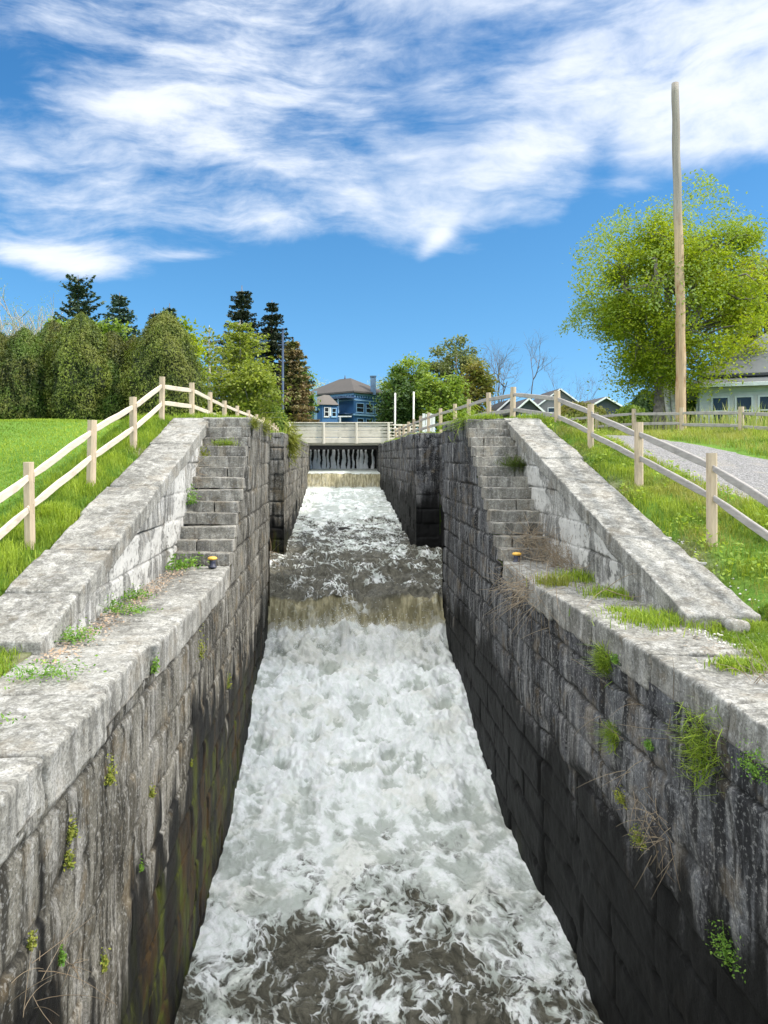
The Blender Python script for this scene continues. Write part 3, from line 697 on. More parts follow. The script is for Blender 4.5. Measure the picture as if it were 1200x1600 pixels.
# tall stripped pole, slightly crooked
mb = MB(); n = 40; tt = np.linspace(0, 1, n); a0 = pt(1063.5, 690, 30.4); a1 = pt(1057, 130, 30.4)
P = a0[None] * (1 - tt[:, None]) + a1[None] * tt[:, None]; P[:, 0] += .05 * np.sin(tt * 5) + .012 * np.sin(tt * 37); P[:, 2] += 0
mb.tube(P, np.interp(tt, [0, .1, 1], [.22, .205, .145]) * (1 + .03 * np.sin(tt * 61)), 14)
m, t, b, o, g = mat('pole_wood')
sz = t.new('ShaderNodeSeparateXYZ', inp={0: g}).outputs[2]
n1 = t.noise(t.vmap(g, (5, 5, .28)), 1.0, 7, .65, .4); n2 = t.noise(t.vmap(g, (3, 3, 1.1)), 1.0, 5, .6)
c = t.mix(t.ss(n1, .36, .66), (.46, .33, .20), (.33, .21, .11)); c = t.mix(t.math('MULTIPLY', t.ss(n2, .52, .66), .75), c, (.26, .12, .045))
gy = t.mix(t.ss(n1, .35, .65), (.30, .27, .225), (.19, .165, .14)); c = t.mix(t.ss(sz, 8.8, 10.6), c, gy)
c = t.mix(t.math('MULTIPLY', t.ss(t.noise(t.vmap(g, (30, 30, .6)), 1.0, 4, .6), .56, .64), .5), c, (.10, .07, .05))
t.put(b, 'Base Color', c); b.inputs['Roughness'].default_value = .75; bump(t, b, n1, .4, .02)
tag(mb.build('wooden_pole', m, smooth=True), 'tall bare wooden pole without wires standing before the lime green tree', 'pole')
for (x_, yt, yb, lab) in [(617, 614, 672, 'thin white post beyond the bridge, left one of the pair before the dark trees'), (646, 612, 668, 'thin white post beyond the bridge, right one of the pair before the dark trees')]:
    mb = MB(); mb.tube([pt(x_, yb + 20, 66), pt(x_, yb, 66), pt(x_ + .5, yt, 66)], [.09, .085, .075], 8)
    tag(mb.build('white_post', plain('white_post_paint', (.62, .6, .55), .6, var=.2), smooth=True), lab, 'post')

# ------------------------------------------------------------------ bridge, gate
br = empty('footbridge', (.6, 60, 1.2)); tag(br, 'low grey timber bridge with board railing across the lock head', 'bridge')
MB().box(-4.9, 6.2, 58.6, 61.4, .98, 1.12).build('deck', M_board, br)
mb = MB(); mb.beam((-4.2, 58.4, 1.35), (5.9, 58.4, 1.35), .22, .46); mb.build('beam', M_board, br)
mb = MB(); [mb.beam((-3.4, y, .82), (4.6, y, .82), .25, .3) for y in (58.9, 60.0, 61.1)]; mb.build('joist', M_timber, br)
for pxx in (453, 506, 557, 607, 640):
    p = pt(pxx, 661, 58.2); mb = MB(); mb.beam((p[0], 58.2, 1.1), (p[0], 58.2, 2.72), .18, .18); mb.build('rail_post', M_board, br)
xa, xb_ = pt(450, 0, 58.3)[0], pt(612, 0, 58.3)[0]
for k_, z in enumerate((2.58, 2.29, 2.0, 1.74)):
    mb = MB(); mb.beam((xa, 58.34, z), (xb_, 58.34, z + .01), .07, .272, jit=.005, n=8); mb.build('rail_board', M_board, br)
    mb = MB(); mb.beam((xb_ + .05, 58.36, z), (xb_ + 3.0, 58.9, z - .05), .07, .15 , jit=.006, n=4); mb.build('rail_board', M_board, br)
mb = MB(); mb.beam((xa - .05, 58.3, 2.75), (xb_ + .1, 58.3, 2.75), .26, .07); mb.build('rail_cap', M_board, br)
for k_, z in enumerate((2.4, 2.1, 1.8)):
    mb = MB(); mb.beam((xa - .05, 58.3, z), (xa - 2.0, 56.2, z - .35), .08, .2); mb.build('wing_board', M_board, br)
mb = MB(); mb.beam((xa, 58.2, 2.76), (xa - 1.6, 56.6, 2.2), .2, .07); mb.build('wing_board', M_board, br)
localise(br)
gt = empty('sluice_gate', (.6, 61.7, -.9)); tag(gt, 'dark timber gate under the bridge leaking thin white jets', 'gate')
mb = MB(); r = random.Random(2)
for k_ in range(34):
    x = -2.3 + k_ * .175; mb.box(x, x + .165, 61.7 + r.uniform(0, .03), 61.8, -1.4, .8, a=r.random())
mb.build('planks', M_timber, gt); MB().box(-2.7, 4.0, 61.82, 61.88, -1.6, .78).build('backing', M_timber, gt); mb = MB(); mb.beam((-2.6, 61.66, .74), (3.9, 61.66, .74), .2, .18); mb.build('top_beam', M_timber, gt)
jm = plain('falling_white_water', (.92, .93, .93), .4, var=.08, scale=9.)
for xj in np.linspace(483, 581, 14):
    x = pt(xj + r.uniform(-2, 2), 0, 61.5)[0]; mb = MB(); zz = np.linspace(.72, -1.0, 14)
    w = np.interp(zz, [-1, -.3, .72], [.21, .15, .09]) * r.uniform(.5, 1.3); yo = 61.58 - .30 * ((.72 - zz) / 1.7) ** .6
    c_ = x + .03 * np.sin(zz * 5 + xj); n_ = 7; U = np.linspace(-1, 1, n_)
    V = np.stack([c_[:, None] + w[:, None] * U + .015 * rng.normal(size=(14, n_)), yo[:, None] + .06 * U[None] ** 2 + .02 * rng.normal(size=(14, n_)), zz[:, None] + 0 * U[None]], -1)
    V2 = V + (0, .05, 0); mb.add(V.reshape(-1, 3), gridfaces(14, n_)); mb.add(V2.reshape(-1, 3), gridfaces(14, n_)); mb.build('water_jet', jm, gt, smooth=True)
localise(gt)

# ------------------------------------------------------------------ bollards
for (px_, py_, Y, lab) in [(332, 881, 14.35, 'small mooring bollard with yellow cap at the foot of the left steps'), (807.5, 880, 15.0, 'small mooring bollard with yellow cap at the foot of the right steps')]:
    X = (px_ - VX) / F * Y; zb = -2.13
    root = empty('mooring_bollard', (X, Y, zb)); tag(root, lab, 'bollard', 'bollards at the feet of the steps')
    a = np.array([X, Y, zb]); mb = MB()
    mb.tube([a, a + (0, 0, .02), a + (0, 0, .03), a + (0, 0, .10), a + (0, 0, .155)], [.085, .085, .062, .058, .066], 18); mb.build('body', plain('dark_blue_paint', (.025, .028, .05), .5), root, smooth=True)
    mb = MB(); mb.tube([a + (0, 0, .15), a + (0, 0, .165), a + (0, 0, .19), a + (0, 0, .205)], [.075, .092, .09, .06], 18); mb.build('cap', plain('worn_yellow_paint', (.72, .42, .07), .55, var=.15, scale=20), root, smooth=True)
    localise(root)

# ------------------------------------------------------------------ blades, tufts, leaves
def blades(P, h, w, lean=.5, curl=.5, dirs=None):
    """P (n,3) roots; returns V, Q, T for bent blades of 2 segments"""
    n = len(P); th = rng.uniform(0, 2 * math.pi, n); a = np.stack([np.cos(th), np.sin(th), 0 * th], -1)
    sd = np.stack([-np.sin(th), np.cos(th), 0 * th], -1); L = np.abs(rng.normal(lean, lean * .5, n))[:, None]
    h = h[:, None]; up = np.array((0, 0, 1.0)) if dirs is None else dirs
    m1 = P + up * h * .55 + a * h * L * .22; tip = P + up * h * (1 - .3 * L) + a * h * L * (.6 + curl * .3)
    ww = w[:, None] * .5
    V = np.stack([P - sd * ww, P + sd * ww, m1 + sd * ww * .8, m1 - sd * ww * .8, tip], 1).reshape(-1, 3)
    i = np.arange(n)[:, None] * 5
    return V, i + np.array([0, 1, 2, 3]), i + np.array([3, 2, 4])
def blade_obj(name, P, h, w, m, parent=None, lean=.5, curl=.5, tone=None):
    V, Q, T = blades(P, h, w, lean, curl); tone = rng.uniform(0, 1, len(P)) if tone is None else tone
    return new_mesh(name, V, [Q, T], m, parent, fattrs={'rnd': np.concatenate([tone, tone])}, smooth=False)
def scatter(n, x0, x1, y0, y1, accept):
    x = rng.uniform(x0, x1, n); u = rng.uniform(0, 1, n); y = y0 + (y1 - y0) * u ** 1.25
    k = accept(x, y); x, y = x[k], y[k]; return np.stack([x, y, ground_z(x, y)], -1)
def patch(x, y, s=1.3, o=0): return fbm(x * s, y * s, x * 0 + o, 3)
# tall verge on the left, between wing wall and fence, spilling on the slabs
P = scatter(60000, -5.3, -4.02, 7.6, 30, lambda x, y: rng.uniform(0, 1, len(x)) < sst(-x + .15 * patch(x, y, 2.), 3.98, 4.35) * (.45 + .55 * sst(patch(x, y, 2.5, 3), -.3, .2)))
cl = patch(P[:, 0], P[:, 1], 2.6, 8); h = rng.uniform(.10, .24, len(P)) * (1 + .9 * np.clip(cl, -.3, .6)); blade = blade_obj('grass', P, h, rng.uniform(.007, .014, len(P)), M_grass, lean=.6, tone=np.clip(.5 + cl + rng.normal(0, .25, len(P)), 0, 1)); tag(blade, 'tall bright green grass along the left fence beside the sloping wall', 'grass', kind='stuff')
P = scatter(150000, -16, -4.7, 7, 30, lambda x, y: rng.uniform(0, 1, len(x)) < .9)
blade = blade_obj('grass', P, rng.uniform(.035, .085, len(P)), rng.uniform(.008, .016, len(P)), M_grass, lean=.8, tone=np.clip(.45 + .8 * patch(P[:, 0], P[:, 1], .5, 2) + rng.normal(0, .2, len(P)), 0, 1)); tag(blade, 'short mown lawn grass behind the left fence', 'grass', kind='stuff')
P = scatter(95000, 5.2, 7.6, 5.5, 30, lambda x, y: rng.uniform(0, 1, len(x)) < sst(x + .35 * patch(x, y, 1.6, 1), 5.2, 5.75) * (1 - sst(x, 7.0, 7.5)) * (.35 + .65 * sst(patch(x, y, 2.0, 3), -.35, .15)))
cl = patch(P[:, 0], P[:, 1], 2.2, 8); h = rng.uniform(.06, .19, len(P)) * (1 + 1.1 * np.clip(cl, -.4, .6)); blade = blade_obj('grass', P, h, rng.uniform(.007, .014, len(P)), M_grassR, lean=.7, tone=np.clip(.4 + cl + rng.normal(0, .25, len(P)), 0, 1)); tag(blade, 'clumpy green grass between the right sloping wall and the gravel path', 'grass', kind='stuff')
P = scatter(60000, 4.4, 6.2, 5.0, 9.6, lambda x, y: rng.uniform(0, 1, len(x)) < sst(x + .4 * patch(x, y, 1.5, 4), 4.45, 4.9) * .8)
P[:, 2] = np.maximum(P[:, 2], -2.14); cl = patch(P[:, 0], P[:, 1], 2.2, 8); blade = blade_obj('grass', P, rng.uniform(.05, .14, len(P)) * (1 + .8 * cl), rng.uniform(.006, .012, len(P)), M_grass, lean=.8, tone=np.clip(.3 + cl + rng.normal(0, .2, len(P)), 0, 1)); tag(blade, 'dense low grass at the bottom of the right sloping wall', 'grass', kind='stuff')
P = scatter(26000, -5.2, -3.25, 5.0, 8.2, lambda x, y: rng.uniform(0, 1, len(x)) < sst(-x + .3 * patch(x, y, 1.7, 6), 3.25, 3.6) * .7)
P[:, 2] = np.maximum(P[:, 2], -2.2); blade = blade_obj('grass', P, rng.uniform(.05, .13, len(P)), rng.uniform(.006, .012, len(P)), M_grass, lean=.7); tag(blade, 'fresh grass patch at the bottom of the left sloping wall', 'grass', kind='stuff')
P = scatter(90000, 10.1, 20, 10, 38, lambda x, y: rng.uniform(0, 1, len(x)) < sst(x, 10.2, 10.7) * (.4 + .6 * sst(patch(x, y, 1.4, 3), -.3, .2)))
cl = patch(P[:, 0], P[:, 1], 1.2, 8); blade = blade_obj('grass', P, rng.uniform(.10, .26, len(P)) * (1 + 1.0 * np.clip(cl, -.4, .6)), rng.uniform(.012, .022, len(P)), M_grassR, lean=.6, tone=np.clip(.35 + cl + rng.normal(0, .22, len(P)), 0, 1)); tag(blade, 'rough grass between the gravel path and the far rail fence', 'grass', kind='stuff')
P = scatter(2600, 11.2, 22, 24, 40, lambda x, y: (x > 13.6) | (y > 33)); blade = blade_obj('tall_weeds', P, rng.uniform(.5, 1.35, len(P)), rng.uniform(.02, .05, len(P)), leaf_mat('pale_reeds', (.34, .33, .12), (.22, .30, .06), None, .3), lean=.35); tag(blade, 'pale yellow green tall weeds in front of the pale bungalow', 'weeds', kind='stuff')
# top of walls
P = []
for (x0, x1, y0, y1, n) in [(-4.2, -2.5, 19, 27, 9000), (3.7, 5.5, 19.2, 27, 9000), (-3.4, -2.15, 30, 58, 9000), (3.5, 4.7, 31, 58, 9000)]:
    x = rng.uniform(x0, x1, n); y = rng.uniform(y0, y1, n); k = patch(x, y, 1.1, 5) > -.05; P.append(np.stack([x[k], y[k], np.full(k.sum(), 1.02)], -1))
P = np.vstack(P); blade = blade_obj('grass', P, rng.uniform(.06, .22, len(P)), rng.uniform(.01, .02, len(P)), M_grass, lean=.7); tag(blade, 'grass growing on top of the lock walls above the steps', 'grass', kind='stuff')

def leaflets(C, s, m1=None, updir=.4):
    """random small quads of size s at points C, tilted; returns V, Q"""
    n = len(C); N = rng.normal(size=(n, 3)); N[:, 2] = np.abs(N[:, 2]) + updir; N /= np.linalg.norm(N, axis=1)[:, None]
    A = np.cross(N, rng.normal(size=(n, 3))); A /= np.linalg.norm(A, axis=1)[:, None]; B = np.cross(N, A)
    s = np.broadcast_to(s, (n,))[:, None]
    V = np.stack([C - A * s, C - B * s * .55, C + A * s, C + B * s * .55], 1).reshape(-1, 3)
    return V, np.arange(n)[:, None] * 4 + np.arange(4)
# yellow green broad weeds in the right verge
x = rng.uniform(5.35, 7.2, 9000); y = 6.5 + 19 * rng.uniform(0, 1, 9000) ** 1.2; k = patch(x, y, 2.4, 11) > .16; x, y = x[k], y[k]
C = np.stack([x, y, ground_z(x, y) + rng.uniform(.04, .26, len(x))], -1); V, Q = leaflets(C, rng.uniform(.02, .05, len(x)), updir=1.0)
tag(new_mesh('leafy_weeds', V, Q, leaf_mat('lime_weed_leaves', (.13, .22, .03), (.32, .40, .06), None, .35), fattrs={'rnd': rng.uniform(0, 1, len(x))}, smooth=False), 'yellow green leafy weeds among the grass right of the sloping wall', 'weeds', kind='stuff')
def weed(label, c, r=.14, n=160, s=.02, kind='leaf', out=(0, 0, 0), m=None, sq=(1, 1, .5), hang=0., name='weed', cat='weed', group=None, h=.2):
    c = np.array(c, float); out = np.array(out, float)
    mb_V = []
    if kind == 'leaf':
        q = rng.normal(size=(n, 3)) * .5; q *= np.array(sq) * r; q[:, 2] = np.abs(q[:, 2]) if hang == 0 else q[:, 2] - hang * rng.uniform(0, 1, n)
        C = c + q + out * r * .5; V, Q = leaflets(C, rng.uniform(.6, 1.3, n) * s)
        o = new_mesh('leaves', V, Q, m or M_weed, None, fattrs={'rnd': rng.uniform(0, 1, n)}, smooth=False)
        mb = MB()
        for _ in range(7):
            e = C[rng.integers(n)]; mb.tube([c - out * .03, (c + e) / 2 + rng.normal(size=3) * .01, e], [.004, .003, .002], 4, False)
        root = empty(name, c); st = mb.build('stem', M_weed, root); o.parent = root; localise(root); return tag(root, label, cat, group)
    q = rng.normal(size=(n, 3)) * r * .45 * np.array(sq); q[:, 2] = 0
    if hang: q = rng.normal(size=(n, 3)) * r * .45 * np.array(sq)
    P = c + q; hh = rng.uniform(.5, 1.2, n) * h
    dirs = None
    if hang or np.any(out): 
        dirs = out[None] * .9 + np.array((0, 0, .5 - hang)) + rng.normal(size=(n, 3)) * .35; dirs /= np.linalg.norm(dirs, axis=1)[:, None]
    V, Q, T = blades(P, hh, rng.uniform(.6, 1.2, n) * s * .6, .7, .5, dirs); tn = rng.uniform(0, 1, n)
    o = new_mesh(name, V, [Q, T], m or M_grass, None, fattrs={'rnd': np.concatenate([tn, tn])}, smooth=False); return tag(o, label, cat, group)
zt = -2.13
for a in [
    ('leafy green weed clump on the terrace at the foot of the left steps', (-3.0, 14.3, zt), .42, 420, .035, 'leaf'),
    ('green weed where the left terrace meets the sloping wall, below the middle slab', (-3.05, 11.2, zt), .26, 260, .024, 'leaf'),
    ('upright green weed in the corner of the left terrace against the sloping wall', (-3.12, 10.35, zt), .3, 260, .022, 'leaf'),
    ('flat tuft of dark green weed in the middle of the left terrace', (-2.75, 10.1, zt + .02), .32, 300, .018, 'leaf'),
    ('bushy green weed at the lower end of the left sloping wall', (-3.02, 8.6, zt + .02), .26, 320, .02, 'leaf'),
    ('long creeping green weed on the left terrace beside the grass', (-2.85, 7.15, zt + .02), .42, 420, .018, 'leaf'),
    ('small weed in the slab joint at the left picture edge', (-2.78, 5.9, zt + .02), .2, 160, .014, 'leaf')]:
    weed(a[0], a[1], a[2], a[3], a[4], a[5], sq=(1, .6, .28) if 'flat' in a[0] or 'creeping' in a[0] or 'joint' in a[0] else (1, 1, .55))
weed('fresh fern like weed hanging in the stone joint of the left steps wall', (-3.1, 15.9, -1.0), .3, 200, .03, 'leaf', sq=(.5, .6, 1))
weed('yellow green sprig sprouting from the side wall high beside the left steps', (-3.1, 17.4, -.05), .3, 170, .03, 'leaf', sq=(.5, .6, 1), m=M_moss)
for (lab, c, r_, n_, h_) in [('bushy grass tuft on the right terrace against the sloping wall, upper', (4.3, 12.9, zt), .5, 500, .2), ('bushy grass tuft on the right terrace against the sloping wall, middle', (4.25, 11.3, zt), .45, 520, .18),
      ('wide grass clump on the right terrace beside the sloping wall foot', (4.15, 9.6, zt), .6, 900, .17), ('small grass tuft alone in the middle of the right terrace', (3.95, 10.25, zt), .22, 160, .08),
      ('low green cushion of grass on the right terrace near the picture edge', (4.1, 7.5, zt), .26, 900, .10), ('pale yellow grass tuft on the coping edge of the right terrace', (3.62, 12.3, zt), .3, 260, .25)]:
    weed(lab, c, r_, n_, .022, 'grass', m=M_moss if 'yellow' in lab else M_grass, h=h_, name='grass_tuft', cat='grass tuft')
weed('big hanging grass tuft on a right hand step', (4.35, 17.62, -.18), .42, 900, .02, 'grass', out=(-.35, -.55, .1), hang=.45, sq=(1, .7, .35), m=leaf_mat('dark_step_grass', (.04, .075, .014), (.13, .17, .03), None, .2), name='grass_tuft', cat='grass tuft', h=.28)
weed('grass tuft spilling over the top corner of the right lock wall', (3.55, 19.6, 1.0), .6, 600, .035, 'grass', out=(-.8, -.3, 0), hang=.6, name='grass_tuft', cat='grass tuft', h=.4)
weed('grass tuft on the upper part of the left steps', (-2.65, 17.75, .32), .3, 420, .02, 'grass', out=(0, -.6, 0), hang=.3, sq=(1, .5, .3), name='grass_tuft', cat='grass tuft', h=.16)
weed('brownish grass tuft at the top corner of the left steps wall', (-2.06, 18.6, .85), .3, 420, .025, 'grass', out=(.6, -.5, 0), hang=.4, sq=(.4, 1.2, .5), m=M_moss, name='grass_tuft', cat='grass tuft', h=.25)
weed('dry grass tuft on the left lock wall edge beyond the steps', (-2.06, 21.5, .9), .5, 500, .03, 'grass', out=(.6, -.4, 0), hang=.5, sq=(.3, 1.4, .5), m=M_moss, name='grass_tuft', cat='grass tuft', h=.3)
weed('grass hanging over the top of the far left lock wall', (-2.05, 33.5, .75), 1.1, 900, .06, 'grass', out=(.5, -.3, 0), hang=.7, name='grass_tuft', cat='grass tuft', h=.6, sq=(.3, 1, .8), m=M_moss)
weed('dark grass tuft growing from the coping joint of the right lock wall', (3.36, 9.2, -2.55), .22, 420, .018, 'grass', out=(-.6, -.2, 0), hang=.2, name='grass_tuft', cat='grass tuft', h=.2, sq=(.3, 1, .8))
weed('large green tuft growing from the right lock wall at the picture edge', (3.35, 6.75, -2.65), .3, 600, .016, 'grass', out=(-.6, -.2, 0), hang=.4, name='grass_tuft', cat='grass tuft', h=.2, sq=(.3, 1, 1.2))
weed('thin dark tuft on the right lock wall below the coping', (3.34, 8.9, -3.35), .16, 240, .016, 'grass', out=(-.6, -.2, 0), hang=.4, name='grass_tuft', cat='grass tuft', h=.2, sq=(.3, 1, 1))
for i, (px_, py_, s_, lab, mm) in enumerate([(108, 1310, .13, 'mossy fringe in an upright joint of the left lock wall, upper one', M_moss), (104, 1355, .12, 'mossy fringe in an upright joint of the left lock wall, lower one', M_moss),
      (168, 1225, .18, 'long mossy fringe hanging in the left lock wall joint below the coping', M_moss), (218, 1360, .07, 'single bright green sprig low on the left lock wall', M_weed),
      (235, 1245, .09, 'pale yellow sprig on the left lock wall beside the dark stain', M_moss), (297, 1197, .06, 'tiny pale sprig on the dark part of the left lock wall', M_moss),
      (310, 1030, .30, 'yellow green creeper on the left lock wall under the terrace edge', M_moss), (355, 1075, .2, 'small creeper low on the left lock wall near the white water', M_moss),
      (240, 1050, .14, 'dark green sprig under the left coping joint', M_weed), (92, 1505, .10, 'small green tuft at the lower left of the lock wall', M_weed),
      (45, 1480, .08, 'tiny pale flower sprig at the lower left picture edge', M_moss), (160, 1515, .12, 'mossy green tuft above the orange stain of the left lock wall', M_moss)]):
    Y = XLF * F / (px_ - VX); c = (XLF + .02, Y, (VY - py_) / F * Y); weed(lab, c, s_, int(90 + s_ * 700), .012 * (1 + s_ * 2), 'leaf', sq=(.3, .5, 1.2), m=mm, name='wall_weed')
for i, (px_, py_, s_, lab, mm) in enumerate([(1003, 1320, .22, 'yellow moss cushion on a ledge of the right lock wall', M_moss), (1018, 1170, .12, 'dark green tuft on the right lock wall', M_weed), (1185, 1215, .3, 'green weeds at the right picture edge on the lock wall', M_weed),
      (965, 1035, .12, 'short green weed under the worn right coping', M_weed), (1140, 1500, .3, 'dark ivy patch low on the right lock wall', M_weed), (975, 1255, .2, 'moss along a broken stone of the right lock wall', M_moss)]):
    Y = XRF * F / (px_ - VX); c = (XRF - .03, Y, (VY - py_) / F * Y); weed(lab, c, s_, int(120 + s_ * 900), .014, 'leaf', sq=(.3, .8, .8), m=mm, name='wall_weed')

def twigs(label, c, r, n, L, out=(0, 0, 0), name='dry_twigs', m=None, thick=.004, cat='twigs'):
    mb = MB(); c = np.array(c, float)
    for _ in range(n):
        p = c + rng.normal(size=3) * np.array(r); d = rng.normal(size=3) + np.array(out); d /= np.linalg.norm(d); cv = rng.normal(size=3) * .5; pts_ = [p]
        l = L * rng.uniform(.5, 1.3)
        for k_ in range(6): d = d + cv * .16 - np.array((0, 0, .06)); d /= np.linalg.norm(d); pts_.append(pts_[-1] + d * l / 6)
        mb.tube(pts_, np.linspace(thick, thick * .3, 7), 4, False, a=random.random())
    return tag(mb.build(name, m or M_dry, smooth=True), label, cat)
twigs('tangle of dry brown stalks on the lowest right steps', (4.1, 15.4, -1.75), (.22, .5, .15), 170, .6, thick=.006)
twigs('dry brush against the sloping wall at the foot of the right steps', (4.3, 14.2, -2.0), (.16, .6, .08), 200, .55, (0, 0, .9), thick=.005)
twigs('dry vine hanging over the edge of the right terrace', (3.4, 13.0, -2.3), (.05, .7, .15), 140, .7, (-.5, 0, -.5), thick=.005)
twigs('dead root bundle hanging from the broken right wall joint', (3.36, 7.7, -3.9), (.05, .18, .15), 60, .35, (-.4, -.3, -.6))
twigs('thin dead stems curving out of the right lock wall', (3.38, 8.4, -3.25), (.03, .5, .35), 16, .7, (-.9, -.3, .1))
twigs('bare stems leaning over the right coping near the picture edge', (4.0, 7.0, -2.1), (.12, .2, .02), 16, .5, (-.3, -.3, 1.1))
twigs('long dry stalk lying across the right terrace', (4.0, 10.9, -1.95), (.02, .05, .02), 3, 1.1, (.1, -1.4, -.1), thick=.007)
twigs('spiky dry plant low on the left lock wall', (-2.05, 5.75, -3.95), (.01, .01, .01), 16, .16, (.5, 0, .1), thick=.003)
twigs('trailing pale stems on the lower left lock wall', (-2.05, 4.9, -3.6), (.01, .25, .25), 14, .5, (.3, .5, .1), thick=.003)
twigs('brown dry vine hanging beside the left steps', (-3.12, 16.8, -.3), (.03, .3, .25), 40, .5, (.3, 0, -.6))
twigs('pale fallen branch leaning from the left wall recess', (-2.1, 24.0, -3.1), (.02, .1, .1), 7, 1.0, (.8, -.1, .5), thick=.012)
# litter of brown leaves on the left terrace and grit on the right
x = rng.uniform(-3.2, -2.95, 1500) + np.abs(rng.normal(0, .14, 1500)); y = rng.uniform(7.6, 14.6, 1500); C = np.stack([x, y, np.full(1500, zt + .012)], -1)
V, Q = leaflets(C, rng.uniform(.01, .03, 1500), updir=2); tag(new_mesh('leaf_litter', V, Q, leaf_mat('dead_leaves', (.30, .20, .12), (.40, .33, .26), None, .05, .9), fattrs={'rnd': rng.uniform(0, 1, 1500)}, smooth=False), 'brown dead leaves strewn along the left terrace corner', 'leaves', kind='stuff')
x = 4.35 - np.abs(rng.normal(0, .22, 900)); y = rng.uniform(7.0, 14.6, 900); C = np.stack([x, y, np.full(900, zt + .012)], -1)
V, Q = leaflets(C, rng.uniform(.008, .024, 900), updir=2); tag(new_mesh('leaf_litter', V, Q, leaf_mat('dead_leaves_grey', (.22, .17, .12), (.38, .34, .30), None, .05, .9), fattrs={'rnd': rng.uniform(0, 1, 900)}, smooth=False), 'dry leaf crumbs along the right terrace corner', 'leaves', kind='stuff')
def stone(label, c, s, m):
    mb = MB(); q = rng.uniform(.7, 1.2, 3) * s; rough_block(mb, c[0] - q[0], c[0] + q[0], c[1] - q[1], c[1] + q[1], c[2] - q[2] * .6, c[2] + q[2] * .6, res=s * .3, r=s * .7, amp=s * .5, fr=1 / s * .5, seed=rng.uniform(0, 9))
    return tag(mb.build('stone', m, smooth=True), label, 'stone')
Mpeb = plain('pale_pebble', (.62, .6, .56), .8, var=.2, scale=30)
stone('pale stone lying on the grass edge beside the lower right slab', (5.42, 12.0, ground_z(np.array([5.42]), np.array([12.0]))[0] + .04), .045, Mpeb)
stone('grey fist sized stone at the grass edge, lower of two', (5.45, 11.0, ground_z(np.array([5.45]), np.array([11.0]))[0] + .04), .07, plain('grey_pebble', (.3, .3, .3), .8, var=.3, scale=30))
stone('broken grey stone at the foot of the right sloping wall', (4.85, 9.0, -2.03), .14, M_cop)
x = rng.uniform(4.3, 5.6, 420); y = rng.uniform(8.2, 12, 420); k = (x > 5.35) | (y < 9.2); x, y = x[k], y[k]; s_ = rng.uniform(.008, .025, len(x)); z = np.maximum(ground_z(x, y), -2.12) + .01
V = (np.stack([x, y, z], -1)[:, None] + oct_[None] * s_[:, None, None] * (1, 1, .7)).reshape(-1, 3)
tag(new_mesh('pebbles', V, (np.arange(len(x))[:, None, None] * 6 + T_ if False else (np.arange(len(x))[:, None, None] * 6 + np.array([(0, 2, 4), (2, 1, 4), (1, 3, 4), (3, 0, 4), (2, 0, 5), (1, 2, 5), (3, 1, 5), (0, 3, 5)])[None])).reshape(-1, 3), Mpeb), 'pale grit scattered round the foot of the right sloping wall', 'pebbles', kind='stuff')
def log(label, p, q, r_):
    mb = MB(); mb.tube([p, (np.array(p) + q) / 2 + (0, 0, .04), q], [r_, r_ * 1.1, r_ * .7], 8); return tag(mb.build('driftwood', M_timber, smooth=True), label, 'driftwood')
log('short black log lying in the rapids, farther one', pt(530, 828, 36.3), pt(550, 829, 36.6), .12)
log('black log caught in the rapids, nearer and larger one', pt(558, 856, 32.6), pt(585, 857, 32.7), .17)

